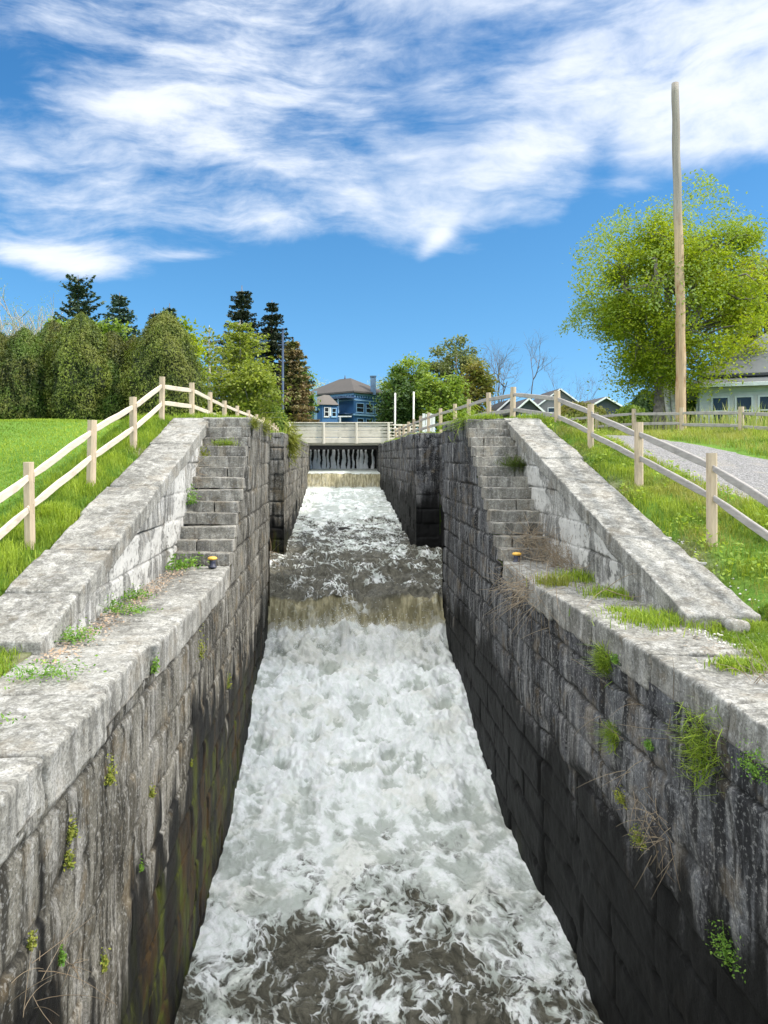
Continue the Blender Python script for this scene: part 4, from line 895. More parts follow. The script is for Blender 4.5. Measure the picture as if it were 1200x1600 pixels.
# ------------------------------------------------------------------ trees
def leaf_obj(name, C, s, m, parent, updir=.4, asp=.6, tone=None):
    V, Q = leaflets(C, s, updir=updir); tone = rng.uniform(0, 1, len(C)) if tone is None else tone
    return new_mesh(name, V, Q, m, parent, fattrs={'rnd': tone}, smooth=False)
def broadleaf(label, base, top, rad, m, nclump=60, per=260, leaf=.12, trunk_r=.3, clump_r=.6, low=.25, seed=1, name='broadleaf_tree', bark=None, group=None, gap=.35, skirt=0., shift=(0, 0), rz=None, limbs=7, lumps=.25, cen=None):
    r = np.random.default_rng(seed); base = np.array(base, float); H = top - base[2]
    root = empty(name, base); tag(root, label, 'tree', group)
    ztop = top; zlow = base[2] + H * low; cz = (ztop + zlow) / 2; rz = (ztop - zlow) / 2
    c0 = np.array([base[0] + shift[0], base[1] + shift[1], cz])
    d = r.normal(size=(nclump * 3, 3)); d /= np.linalg.norm(d, axis=1)[:, None]
    rr = r.uniform(.15, 1, len(d)) ** .45
    lump = 1 + lumps * fbm(d[:, 0] * 1.6 + seed, d[:, 1] * 1.6, d[:, 2] * 1.6, 2)
    egg = np.where(d[:, 2] < 0, 1.0, 1 - .12 * d[:, 2])
    d = d * np.stack([1 + skirt * np.clip(-d[:, 2], 0, 1), 1 + skirt * np.clip(-d[:, 2], 0, 1), 1 + 0 * d[:, 2]], -1)
    C = c0 + d * rr[:, None] * lump[:, None] * np.array([rad, rad, rz]) * egg[:, None] * .93
    C = C[:nclump]
    # limbs
    mb = MB(); tp = base + np.array([shift[0] * .3, shift[1] * .3, H * (low + .12)])
    mb.tube([base - (0, 0, .4), base + (0, 0, .15), base + (0, 0, H * low * .5), tp], [trunk_r * 1.5, trunk_r * 1.15, trunk_r, trunk_r * .82], 10)
    hub = []
    for k in range(limbs):
        a = 2 * math.pi * k / limbs + r.uniform(-.4, .4); e = r.uniform(.3, .9)
        q = c0 + np.array([math.cos(a) * rad * .5, math.sin(a) * rad * .5, rz * (e - .35)]); mid = (tp + q) / 2 + np.array([0, 0, -.05 * H]) + r.normal(size=3) * .1
        mb.tube([tp - (0, 0, .2), mid, q], [trunk_r * .55, trunk_r * .35, trunk_r * .2], 7); hub.append(q); hub.append(mid)
    q = c0 + (0, 0, rz * .5); mb.tube([tp - (0, 0, .3), (tp + q) / 2 + r.normal(size=3) * .15, q], [trunk_r * .7, trunk_r * .4, trunk_r * .15], 7); hub.append(q); hub = np.array(hub)
    for c in C:
        k = np.argmin(np.linalg.norm(hub - c, axis=1) + .5 * (hub[:, 2] > c[2])); a = hub[k]; mid = (a + c) / 2 + r.normal(size=3) * .12 * np.linalg.norm(c - a)
        mb.tube([a, mid, c], [trunk_r * .14, trunk_r * .09, trunk_r * .035], 4, False)
        for _ in range(3): e = c + r.normal(size=3) * clump_r * .8; mb.tube([c, (c + e) / 2 + r.normal(size=3) * .06, e], [trunk_r * .04, trunk_r * .028, trunk_r * .012], 3, False)
    mb.build('trunk', bark or M_bark, root, smooth=True)
    cnt = r.integers(int(per * (1 - gap)), int(per * (1 + gap)), len(C)); idx = np.repeat(np.arange(len(C)), cnt)
    P = C[idx] + r.normal(size=(len(idx), 3)) * clump_r * r.uniform(.5, 1.0, len(C))[idx][:, None] * (1, 1, .72)
    tone = np.clip(r.uniform(.1, .9, len(C))[idx] + r.normal(0, .22, len(idx)), 0, 1)
    leaf_obj('crown', P, leaf * r.uniform(.6, 1.25, len(P)), m, root, tone=tone)
    localise(root); return root
def conifer(label, base, top, rad, m, seed=1, name='spruce_tree', droop=.3, nwh=26, nbr=9, bare=.06, irregular=.2, leaf=.16, dens=16, group=None, taper=.85, bark=None):
    r = np.random.default_rng(seed); base = np.array(base, float); H = top - base[2]; root = empty(name, base); tag(root, label, 'tree', group)
    mb = MB(); mb.tube([base - (0, 0, .3), base + (0, 0, H * .5), base + (0, 0, H)], [H * .022, H * .014, H * .002], 8)
    Cs = []; 
    for i in range(nwh):
        f = bare + (1 - bare) * (i + r.uniform(-.3, .3)) / nwh; f = min(f, .99); z = base[2] + H * f; L0 = rad * (1 - f) ** taper + .10 * rad * (1 - f > .02)
        for k in range(nbr):
            a = 2 * math.pi * (k + r.uniform(-.35, .35)) / nbr + i * 1.3; L = L0 * (1 + irregular * r.normal())
            if L <= .05: continue
            u = np.linspace(0, 1, 7); x = u * L; zz = (.30 * (f) * u - droop * u ** 1.3 * 1 + .16 * u ** 3) * L
            P = np.stack([base[0] + math.cos(a) * x, base[1] + math.sin(a) * x, z + zz], -1)
            mb.tube(P[[0, 3, 6]], [H * .004 * (1 - f) + .01, .012, .005], 3, False)
            n = max(4, int(dens * L / .9)); uu = r.uniform(.12, 1.04, n); c = np.stack([np.interp(uu, u, P[:, j]) for j in range(3)], -1)
            sp_ = .20 * L * (1.05 - uu) + .05
            c += np.stack([-math.sin(a) * r.normal(size=n) * sp_, math.cos(a) * r.normal(size=n) * sp_, -np.abs(r.normal(size=n)) * .10 * (1 + droop)], -1); Cs.append(c)
    mb.build('trunk', bark or M_bark, root, smooth=True)
    C = np.vstack(Cs); leaf_obj('crown', C, leaf * r.uniform(.6, 1.3, len(C)), m, root, updir=.9); localise(root); return root
def cedar(label, base, top, rad, m, core, seed=1, n=9000, leaf=.13, name='cedar_tree', group=None, pw=.62):
    """upright egg shaped evergreen: fans of foliage over a lumpy body"""
    r = np.random.default_rng(seed); base = np.array(base, float); H = top - base[2]; root = empty(name, base); tag(root, label, 'tree', group)
    mb = MB(); mb.tube([base - (0, 0, .3), base + (0, 0, H * .7)], [.16, .05], 8); mb.build('trunk', M_bark, root)
    def R_(f): return rad * np.clip(np.sin(np.pi * np.clip(f, 0, 1) ** .72), 0, 1) ** pw * np.where(f < .25, 1.0, 1)
    a = np.linspace(0, 2 * np.pi, 33); f = np.linspace(.0, 1, 26); A, Fq = np.meshgrid(a, f, indexing='ij')
    def off(A, F_): return 1 + .30 * fbm(np.cos(A) * 1.8 + seed, np.sin(A) * 1.8, F_ * 4.2, 3) + .20 * fbm(np.cos(A) * 5, np.sin(A) * 5 + seed, F_ * 12, 2)
    rr = R_(Fq) * off(A, Fq) * .86; V = np.stack([base[0] + np.cos(A) * rr, base[1] + np.sin(A) * rr, base[2] + Fq * H * .98], -1).reshape(-1, 3)
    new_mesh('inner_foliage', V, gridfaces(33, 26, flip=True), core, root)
    A = r.uniform(0, 2 * np.pi, n); f = r.uniform(0, 1, n) ** .9; o = off(A, f); rr = R_(f) * o * r.uniform(.82, 1.10, n)
    C = np.stack([base[0] + np.cos(A) * rr, base[1] + np.sin(A) * rr, base[2] + f * H + r.normal(0, .08, n)], -1)
    # upright leaning fans
    N = np.stack([np.cos(A), np.sin(A), .3 + 0 * A], -1) + r.normal(size=(n, 3)) * .55; N /= np.linalg.norm(N, axis=1)[:, None]
    up = np.array((0, 0, 1.)) + r.normal(size=(n, 3)) * .75; B = up - N * np.sum(up * N, 1)[:, None]; B /= np.linalg.norm(B, axis=1)[:, None]; T = np.cross(N, B); s = (leaf * r.uniform(.6, 1.3, n))[:, None]
    V = np.stack([C - B * s, C + T * s * .45, C + B * s, C - T * s * .45], 1).reshape(-1, 3)
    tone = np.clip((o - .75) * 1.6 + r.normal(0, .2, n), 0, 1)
    new_mesh('crown', V, np.arange(n)[:, None] * 4 + np.arange(4), m, root, fattrs={'rnd': tone}, smooth=False); localise(root); return root
def bare_tree(label, base, H, spread, seed, name='bare_tree', m=None, group=None, r0=.14, depth=5, tw=1.0):
    r = np.random.default_rng(seed); base = np.array(base, float); root = empty(name, base); tag(root, label, 'tree', group); mb = MB(); tips = []
    def go(p, d, L, rad, k):
        n = 4; P = [p]
        for i in range(n): d = d + r.normal(size=3) * .13 + np.array((0, 0, .05)); d /= np.linalg.norm(d); P.append(P[-1] + d * L / n)
        mb.tube(P, np.linspace(rad, rad * .6, n + 1), 5 if k > 2 else 3, False)
        if k == 0: tips.append(P[-1]); return
        for j in range(3 if k > 1 else 4):
            q = P[r.integers(2, n + 1)]; e = d + r.normal(size=3) * spread; e[2] += .12; e /= np.linalg.norm(e); go(q, e, L * r.uniform(.6, .85), rad * .58, k - 1)
    go(base, np.array((0, 0, 1.)), H * .33, r0, depth); mb.build('branches', m or M_bark, root, smooth=True); localise(root); return root, np.array(tips)

G1 = 1.0
L_lime = leaf_mat('lime_leaves', (.12, .18, .012), (.38, .43, .03), (.19, .26, .02), .42)
L_lime2 = leaf_mat('pale_new_leaves', (.16, .24, .06), (.26, .33, .10), None, .4)
L_olive = leaf_mat('olive_leaves', (.12, .12, .03), (.24, .20, .05), (.14, .17, .03), .3)
L_mid = leaf_mat('mid_green_leaves', (.07, .14, .018), (.25, .32, .05), (.12, .19, .03), .35)
L_dark = leaf_mat('dark_green_leaves', (.03, .07, .02), (.08, .13, .03), None, .25)
L_cedar = leaf_mat('cedar_fans', (.020, .034, .008), (.17, .17, .03), (.09, .15, .02), .2)
L_cedar2 = leaf_mat('bright_cedar_fans', (.03, .055, .010), (.21, .25, .035), (.15, .16, .03), .22)
L_spr = leaf_mat('spruce_needles', (.018, .030, .018), (.055, .070, .035), None, .08)
L_sprB = leaf_mat('blue_spruce_needles', (.04, .075, .055), (.09, .135, .09), None, .1)
L_pine = leaf_mat('pine_needles', (.03, .052, .028), (.075, .11, .06), None, .1)
L_larch = leaf_mat('larch_needles', (.13, .18, .025), (.32, .36, .07), None, .35)
L_brown = leaf_mat('bronze_needles', (.16, .11, .06), (.30, .24, .12), (.10, .14, .035), .2)
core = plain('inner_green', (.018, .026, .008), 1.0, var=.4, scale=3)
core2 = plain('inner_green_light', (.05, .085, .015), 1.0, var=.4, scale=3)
M_barkmaple = plain('grey_brown_bark', (.16, .14, .12), .95, var=.5, scale=6)
# big lime tree with split pale trunk
tb = pt(1035, 690, 34.5); tb[2] = .95
big = broadleaf('large lime green maple with a split pale trunk behind the tall pole', tb, 12.2, 3.95, L_lime, 170, 500, .075, .42, .56, low=.13, seed=4, bark=M_barkmaple, limbs=10, lumps=.4, skirt=.28, gap=.5, shift=(.1, 0))
mb = MB()
for dx, r0, r1 in ((.38, .17, .12), (.10, .13, .09)):
    mb.tube([tb + (dx, -.42, -.3), tb + (dx + .02, -.40, 1.0), tb + (dx - .08, -.34, 2.2), tb + (dx - .02, -.2, 3.6), tb + (dx + .15, .0, 4.6)], [r0 * 1.4, r0, r0, r1, r1 * .5], 8)
o = mb.build('bare_trunk_wood', plain('barkless_pale_wood', (.52, .48, .43), .85, var=.3, scale=6), big, smooth=True); o.matrix_parent_inverse = mathutils.Matrix.Translation(-big.location)
# airy upper growth of the same crown: smaller paler leaves
r = np.random.default_rng(77); n = 26000; a = r.uniform(0, 2 * np.pi, n); e = np.arcsin(r.uniform(-.25, 1, n)); 
d = np.stack([np.cos(a) * np.cos(e), np.sin(a) * np.cos(e), np.sin(e)], -1); lm = 1 + .28 * fbm(d[:, 0] * 2.4, d[:, 1] * 2.4 + 4, d[:, 2] * 2.4, 3); d[:, :2] *= (1 + .4 * np.clip(-d[:, 2], 0, 1))[:, None]
P = np.array([tb[0] + .1, tb[1], 7.3]) + d * (r.uniform(.82, 1.06, n) * lm)[:, None] * (4.35, 4.2, 4.9); k = fbm(P[:, 0] * 1.2, P[:, 1] * 1.2, P[:, 2] * 1.2, 3) > .06
o = leaf_obj('outer_leaves', P[k], .07 * r.uniform(.6, 1.3, k.sum()), L_lime2, big); o.matrix_parent_inverse = mathutils.Matrix.Translation(-big.location)

def onp(px_, Y, z=1.0): return (float(pt(px_, 0, Y)[0]), Y, z)
def zt_(py_, Y): return float((VY - py_) / F * Y)
broadleaf('olive tree with reddish young leaves behind the bungalow roof', onp(1200, 46), zt_(372, 46), 3.0, L_olive, 80, 190, .13, .3, .75, low=.2, seed=9, shift=(0, 0))
# middle distance, right of the bridge
for a in [('rounded mid green tree just right of the blue house', 638, 82, 541, 3.0, L_mid, 21, .12), ('taller loose olive tree behind the right fence, beside the rounded green one', 713, 84, 516, 3.4, leaf_mat('loose_green_leaves', (.10, .13, .05), (.21, .23, .10), None, .35), 22, .15),
          ('low bushy green tree at the right rim of the lock fence', 690, 74, 566, 2.6, L_mid, 23, 0), ('low dark green tree behind the two thin white posts', 625, 76, 585, 2.2, L_dark, 24, 0), ('small olive tree between the rounded tree and the bare trees', 738, 78, 560, 2.1, L_olive, 25, .05)]:
    broadleaf(a[0], onp(a[1], a[2]), zt_(a[3], a[2]), a[4], a[5], 60, 170, .19, .26, .62, low=a[7], seed=a[6])
for a in [('bare grey tree with many upright branches above the dark roofs', 790, 92, 8.6, 1), ('bare spreading tree right of the other bare tree above the dark roofs', 829, 96, 8.2, 5), ('thin bare sapling left of the lime tree', 908, 80, 6.2, 9)]:
    bare_tree(a[0], onp(a[1], a[2]), zt_(532 if a[4] != 9 else 566, a[2]) * 1.15, .55, a[4], m=plain('grey_twigs', (.13, .115, .11), .95), r0=.16 if a[4] != 9 else .07, depth=5)
# hedge of old cedars on the left
hed = [('dark olive cedar at the left picture edge', -8, 34, 520, 2.0, L_cedar), ('broad olive cedar second from the left picture edge', 38, 33.5, 518, 1.5, L_cedar), ('dark cedar between the broad olive one and the bright one', 84, 35, 506, 1.6, L_cedar),
       ('tall brown tipped cedar in the middle of the hedge', 128, 33.5, 494, 1.6, L_cedar2), ('dark drooping cedar right of the hedge middle', 175, 34, 522, 1.35, L_cedar), ('shadowy cedar left of the rounded one', 210, 35.5, 530, 1.2, L_cedar), ('tall rounded bronze cedar at the right end of the hedge', 257, 33.5, 491, 1.75, L_cedar2)]
for i, (lab, px_, Y, py_, rad, m_) in enumerate(hed):
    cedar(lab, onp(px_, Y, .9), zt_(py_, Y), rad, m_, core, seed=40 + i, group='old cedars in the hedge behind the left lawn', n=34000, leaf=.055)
# taller trees behind the hedge
def pine(label, base, top, rad, seed):
    return conifer(label, base, top, rad, L_pine, seed, 'pine_tree', droop=-.05, nwh=16, nbr=8, bare=.45, irregular=.4, leaf=.17, dens=26, taper=.5)
pine('tall dark pine with flat layered branches behind the left hedge', onp(122, 55), zt_(430, 55), 2.1, 3)
conifer('blue green spruce poking above the hedge middle', onp(187, 52), zt_(457, 52), 3.3, L_sprB, 4, leaf=.15, dens=30)
conifer('small blue green spruce tip behind the rounded cedar', onp(265, 56), zt_(474, 56), 2.6, L_sprB, 14, leaf=.14, dens=30)
conifer('small dark spruce tip between hedge middle and rounded cedar', onp(241, 60), zt_(482, 60), 2.4, L_spr, 15, leaf=.14, dens=26)
conifer('tall dark spruce with drooping boughs left of the lamp post', onp(378, 66), zt_(446, 66), 4.9, L_spr, 5, droop=.40, leaf=.12, dens=75, nwh=29, nbr=9, irregular=.33, taper=1.2)
conifer('dark spruce close beside the lamp post', onp(425, 68), zt_(469, 68), 4.3, L_spr, 6, droop=.38, leaf=.12, dens=75, nwh=29, nbr=9, irregular=.33, taper=1.2)
broadleaf('bright green leafy tree behind the left hedge, right of the pine', onp(165, 44), zt_(490, 44), 1.6, L_mid, 40, 200, .14, .2, .5, low=.2, seed=31)
broadleaf('bright green tree behind the left hedge, left of the pine', onp(92, 43), zt_(494, 43), 1.5, L_mid, 40, 200, .14, .2, .5, low=.2, seed=32)
broadleaf('yellow green tree rising right behind the rounded cedar', onp(288, 42), zt_(492, 42), 1.2, L_lime, 36, 190, .13, .2, .42, low=.1, seed=33)
conifer('light green larch with feathery boughs behind the left fence', onp(375, 50), zt_(500, 50), 2.7, L_larch, 7, 'larch_tree', droop=.25, leaf=.13, dens=26, nwh=24, nbr=8, irregular=.3, taper=.55, bark=M_barkpale)
conifer('thin pale larch left of the feathery larch', onp(327, 46), zt_(508, 46), 1.35, L_larch, 8, 'larch_tree', droop=.15, leaf=.12, dens=16, nwh=20, nbr=6, irregular=.4, taper=.5, bark=M_barkpale)
broadleaf('light green birch with forked pale stems in front of the spruces', onp(392, 47), zt_(560, 47), 1.9, L_larch, 46, 150, .12, .12, .5, low=.22, seed=34, bark=M_barkpale)
conifer('bronze brown conifer right of the lamp post', onp(458, 63), zt_(528, 63), 1.6, L_brown, 9, 'conifer_tree', droop=.35, leaf=.16, dens=46, nwh=26, taper=.45)
broadleaf('green tree at the left edge of the blue house', onp(472, 76), zt_(560, 76), 1.3, L_mid, 30, 170, .16, .15, .5, low=.0, seed=35)
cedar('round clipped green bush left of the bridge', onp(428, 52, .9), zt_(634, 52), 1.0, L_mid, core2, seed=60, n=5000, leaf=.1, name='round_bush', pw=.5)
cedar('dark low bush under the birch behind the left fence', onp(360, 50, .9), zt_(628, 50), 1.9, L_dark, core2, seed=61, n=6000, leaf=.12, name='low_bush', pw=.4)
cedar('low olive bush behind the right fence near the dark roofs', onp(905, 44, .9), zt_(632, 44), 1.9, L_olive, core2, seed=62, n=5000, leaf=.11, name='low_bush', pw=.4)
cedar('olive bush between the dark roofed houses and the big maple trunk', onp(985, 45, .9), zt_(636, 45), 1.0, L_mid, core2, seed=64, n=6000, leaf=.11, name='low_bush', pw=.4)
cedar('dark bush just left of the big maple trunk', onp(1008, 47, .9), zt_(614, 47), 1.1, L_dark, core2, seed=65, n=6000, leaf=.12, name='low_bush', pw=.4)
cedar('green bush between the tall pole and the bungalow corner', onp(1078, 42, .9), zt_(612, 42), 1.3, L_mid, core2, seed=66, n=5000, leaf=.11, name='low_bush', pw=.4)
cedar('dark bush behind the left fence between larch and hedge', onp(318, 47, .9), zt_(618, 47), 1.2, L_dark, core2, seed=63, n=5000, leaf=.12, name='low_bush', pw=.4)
for i, (px_, Y, lab) in enumerate([(12, 62, 'leafless pale tree at the upper left behind the hedge'), (48, 64, 'second leafless pale tree at the upper left, with a green haze of buds'), (85, 60, 'budding pale tree just left of the dark pine')]):
    o, tips = bare_tree(lab, onp(px_, Y), zt_(458, Y) * 1.15, .5, 60 + i, m=plain('pale_twigs', (.36, .33, .28), .95), r0=.34, depth=5)
    if i:
        r = np.random.default_rng(i); P = tips[r.integers(0, len(tips), 1800)] + r.normal(size=(1800, 3)) * .35; q = leaf_obj('buds', P, .06, L_lime2, o); q.matrix_parent_inverse = mathutils.Matrix.Translation(-o.location)
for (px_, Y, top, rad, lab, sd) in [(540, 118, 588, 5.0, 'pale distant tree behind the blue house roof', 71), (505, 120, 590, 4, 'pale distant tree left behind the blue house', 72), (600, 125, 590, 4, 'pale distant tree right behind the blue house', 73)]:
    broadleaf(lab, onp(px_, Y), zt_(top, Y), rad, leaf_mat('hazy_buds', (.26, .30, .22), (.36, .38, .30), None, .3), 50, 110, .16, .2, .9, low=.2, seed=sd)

# ------------------------------------------------------------------ lamp post
lp = pt(442, 668, 57); root = empty('lamp_post', (lp[0], 57, 1.0)); tag(root, 'dark blue lamp post with a short crossbar in front of the spruces', 'lamp post')
mblue = plain('dark_blue_metal', (.03, .055, .10), .5, .3)
zt__ = zt_(516, 57); MB().tube([(lp[0], 57, 1.0), (lp[0], 57, 1.35), (lp[0], 57, 1.4), (lp[0], 57, zt__)], [.16, .15, .10, .075], 10).build('post', mblue, root, smooth=True)
MB().beam((lp[0] - .38, 57, zt_(539, 57)), (lp[0] + .3, 57, zt_(539, 57)), .09, .09).build('crossbar', mblue, root)
MB().tube([(lp[0], 57, zt__), (lp[0], 57, zt__ + .1), (lp[0], 57, zt__ + .2)], [.08, .12, .03], 10).build('finial', mblue, root, smooth=True); localise(root)

# ------------------------------------------------------------------ houses
def shingle(name, c, c2, sc=1.0):
    m, t, b, o, g = mat(name)
    oc = t.new('ShaderNodeTexCoord').outputs['Object']
    br_ = t.new('ShaderNodeTexBrick', inp={'Vector': t.vmap(g, (1, 0, 1.9)), 'Color1': (*c, 1), 'Color2': (*c2, 1), 'Mortar': tuple(x * .45 for x in c) + (1,), 'Scale': 2.2 * sc, 'Mortar Size': .02, 'Brick Width': .5, 'Row Height': .22})
    t.put(b, 'Base Color', t.mix(.5, br_.outputs[0], t.mix(t.ss(t.noise(g, 1.3, 6, .7), .3, .7), tuple(x * .7 for x in c), c2))); b.inputs['Roughness'].default_value = .95; return m
def siding(name, c, pitch=.13):
    m, t, b, o, g = mat(name); z = t.new('ShaderNodeSeparateXYZ', inp={0: g}).outputs[2]
    s_ = t.math('FRACT', t.math('DIVIDE', z, pitch)); n = t.noise(g, 3, 5, .6)
    cc = t.mix(t.ss(n, .3, .7), tuple(x * .86 for x in c), c); t.put(b, 'Base Color', t.mix(t.ss(s_, .0, .09, .55, 0), cc, tuple(x * .35 for x in c))); b.inputs['Roughness'].default_value = .6
    bump(t, b, s_, .6, .02); return m
def glassm(name, c=(.02, .025, .03)): 
    m = plain(name, c, .06, 0, .3, 2.); return m
M_glass = glassm('window_glass'); M_trim = plain('white_trim', (.62, .64, .62), .5, var=.1)
class Face:
    """wall plane with origin o, direction u (unit, horizontal), outward normal n: boxes placed as (a0,a1,z0,z1,depth0,depth1)"""
    def __init__(s, o, u): s.o = np.array(o, float); s.u = np.array((u[0], u[1], 0)) / math.hypot(*u[:2]); s.n = np.array((s.u[1], -s.u[0], 0))
    def M(s, V): return s.o + V[:, :1] * s.u + V[:, 1:2] * s.n + V[:, 2:] * np.array((0, 0, 1.))
    def box(s, mb, a0, a1, z0, z1, d0, d1): mb.box(a0, a1, d0, d1, z0, z1, M=s.M)
    def window(s, root, a0, a1, z0, z1, trim=None, muntin=True, arch=False, fr=.07):
        w = empty('window', s.M(np.array([[(a0 + a1) / 2, 0, z0]]))[0]); w.parent = root; w.matrix_parent_inverse = mathutils.Matrix.Translation(-root.location)
        mb = MB()
        for q in ((a0, a0 + fr, z0, z1), (a1 - fr, a1, z0, z1), (a0 + fr, a1 - fr, z1 - fr, z1), (a0 + fr, a1 - fr, z0, z0 + fr)): s.box(mb, *q, .003, .06)
        if muntin: s.box(mb, a0 + fr, a1 - fr, (z0 + z1) / 2 - .03, (z0 + z1) / 2 + .03, .004, .045)
        f = mb.build('frame', trim or M_trim, w); mb = MB(); s.box(mb, a0 + fr, a1 - fr, z0 + fr, z1 - fr, -.01, .015); gl = mb.build('pane', M_glass, w)
        mb = MB(); s.box(mb, a0 - .06, a1 + .06, z0 - .07, z0 - .003, .0, .10); si = mb.build('sill', trim or M_trim, w)
        for q in (f, gl, si): q.matrix_parent_inverse = mathutils.Matrix.Translation(-w.location)
def hip(mb, poly, zb, ridge, zr, th=.18):
    """hip roof on a 4-corner footprint poly with ridge points (2)"""
    p = [np.array((*q, zb)) for q in poly]; r0, r1 = [np.array((*q, zr)) for q in ridge]
    lo = [q - (0, 0, th) for q in p]
    V = p + [r0, r1] + lo
    mb.add(np.array(V), [(0, 1, 5, 4), (2, 3, 4, 5), (0, 6, 7, 1), (1, 7, 8, 2), (2, 8, 9, 3), (3, 9, 6, 0), (6, 9, 8, 7)], [(1, 2, 5), (3, 0, 4)])

# blue house beyond the bridge
Yb = 82.0; K = pt(553, 0, Yb); al = R(46); uR = np.array((math.cos(al), math.sin(al))); uL = np.array((-math.sin(al), math.cos(al)))
wR, wL = 5.2, 7.6; zg = .9; ze = zt_(612, Yb)
house = empty('blue_house', (K[0], Yb, zg)); tag(house, 'blue Victorian house with brown hip roof beyond the bridge', 'house')
mblu = siding('blue_clapboard', (.045, .15, .33), .16); mtrimB = plain('light_blue_trim', (.30, .50, .68), .5); mnavy = plain('navy_trim', (.03, .06, .12), .5)
k0 = np.array((K[0], Yb)); c1 = k0 + uR * wR; c2 = c1 + uL * wL; c3 = k0 + uL * wL
mb = MB(); V = np.array([(*q, z) for q in (k0, c1, c2, c3) for z in (zg, ze)]); mb.add(V, [(0, 2, 3, 1), (2, 4, 5, 3), (4, 6, 7, 5), (6, 0, 1, 7), (1, 3, 5, 7)]); mb.build('wall', mblu, house)
cc = (k0 + c2) / 2; e = .55
pol = [k0 - uR * e - uL * e, c1 + uR * e - uL * e, c2 + uR * e + uL * e, c3 - uR * e + uL * e]
mrf = shingle('brown_shingles', (.125, .11, .10), (.07, .063, .058), 1.0)
mb = MB(); hip(mb, pol, ze + .05, [cc - uL * .9, cc + uL * .9], zt_(591, Yb + 4)); rf = mb.build('roof', mrf, house)
fr_ = Face((k0[0], k0[1], 0), uR); fl_ = Face((c3[0], c3[1], 0), -uL)
mb = MB(); cq = pt(583, 0, Yb + 1.8); mb.box(cq[0] - .3, cq[0] + .3, Yb + 1.8 - .3, Yb + 1.8 + .3, ze - .2, zt_(589, Yb + 1.8)); mb.box(cq[0] - .36, cq[0] + .36, Yb + 1.8 - .36, Yb + 1.8 + .36, zt_(589, Yb + 1.8) + .002, zt_(589, Yb + 1.8) + .12); ch = mb.build('chimney', plain('blue_grey_chimney', (.10, .17, .26), .8, var=.2), rf)
mb = MB(); mb.tube([(*cc, zt_(591, Yb + 4)), (*cc, zt_(591, Yb + 4) + .45)], [.12, .02], 6); mb.build('finial', mnavy, rf)
# cornice, belt courses, porch gallery
for f_, L_ in ((fr_, wR), (fl_, wL)):
    mb = MB(); f_.box(mb, -.06, L_ + .06, ze - .38, ze - .14, .003, .09); f_.box(mb, -.06, L_ + .06, zt_(649, Yb), zt_(646.5, Yb), .003, .16); f_.box(mb, -.04, L_ + .04, zt_(625.5, Yb), zt_(624, Yb), .003, .07)
    for a_ in np.arange(.05, L_ - .02, .42): f_.box(mb, a_, a_ + .07, ze - .62, ze - .381, .003, .14)
    mb.build('cornice', mtrimB, house)
for a0 in (.35, 1.95, 3.55): fr_.window(house, a0, a0 + 1.3, zt_(644, Yb), zt_(629, Yb), mtrimB)
for a0 in (.5, 2.0, 3.5): fr_.window(house, a0, a0 + 1.1, zt_(665, Yb), zt_(653, Yb), mtrimB)
for a0 in (.8, 2.6, 4.4): fl_.window(house, a0, a0 + .95, zt_(646, Yb), zt_(629, Yb), mnavy)
# side gallery with white columns on the shaded face
mb = MB(); fl_.box(mb, 2.2, wL + .0, zt_(647.5, Yb), zt_(646, Yb), .1, 1.5); fl_.box(mb, 2.2, wL + .3, zt_(623, Yb), zt_(620.5, Yb), .1, 1.6); mb.build('porch_floor', mnavy, house)
for a_ in (2.4, 4.4, 6.45): mb = MB(); fl_.box(mb, a_, a_ + .12, zt_(672, Yb), zt_(623, Yb) - .003, 1.3, 1.42); mb.build('porch_column', mtrimB, house)
mb = MB(); fl_.box(mb, 2.2, 6.5, zt_(640.5, Yb), zt_(640, Yb) + .03, 1.33, 1.39)
for a_ in np.arange(2.3, 6.5, .2): fl_.box(mb, a_, a_ + .04, zt_(645.8, Yb), zt_(640.6, Yb), 1.34, 1.38)
mb.build('porch_railing', mtrimB, house)
# annex
K2 = pt(503.5, 0, 79.0); k2 = np.array((K2[0], 79.)); al2 = R(20); u1 = np.array((math.cos(al2), math.sin(al2))); u2 = np.array((-math.sin(al2), math.cos(al2)))
za = zt_(632, 79); q1 = k2 + u1 * 1.75; q3 = k2 - np.array((2.5, -.7)); u3 = (q3 - k2) / np.linalg.norm(q3 - k2); q2 = q1 + np.array((-.3, 3.4)); q4 = q3 + np.array((.3, 3.2))
mb = MB(); V = np.array([(*q, z) for q in (k2, q1, q2, q4, q3) for z in (zg, za)]); mb.add(V, [(0, 2, 3, 1), (2, 4, 5, 3), (4, 6, 7, 5), (6, 8, 9, 7), (8, 0, 1, 9)]); mb.build('wall', mblu, house)
ap = np.array([(k2[0] + .15, 80.9, zt_(617, 80.9)), (k2[0] + .75, 81.1, zt_(617.5, 81))]); ee = [np.array((*(q + (q - (k2 + q2) / 2) * .16), za - .02)) for q in (k2, q1, q2, q4, q3)]
mb = MB(); mb.add(np.array(ee + list(ap)), [(1, 2, 6, 6)][:0], [(0, 1, 6), (0, 6, 5), (1, 2, 6), (2, 3, 5), (2, 5, 6), (3, 4, 5), (4, 0, 5), (2, 1, 0), (3, 2, 0), (4, 3, 0)]); mb.build('roof', shingle('pale_brown_shingles', (.21, .185, .16), (.13, .115, .10)), house)
fa = Face((k2[0], k2[1], 0), u1); fa.window(house, .2, .75, zt_(651, 79), zt_(636, 79), M_trim); fa.window(house, 1.05, 1.6, zt_(651, 79), zt_(637, 79), mtrimB)
mb = MB(); fa.box(mb, .80, 1.0, zt_(650, 79), zt_(636, 79), .004, .05); mb.build('white_panel', M_trim, house)
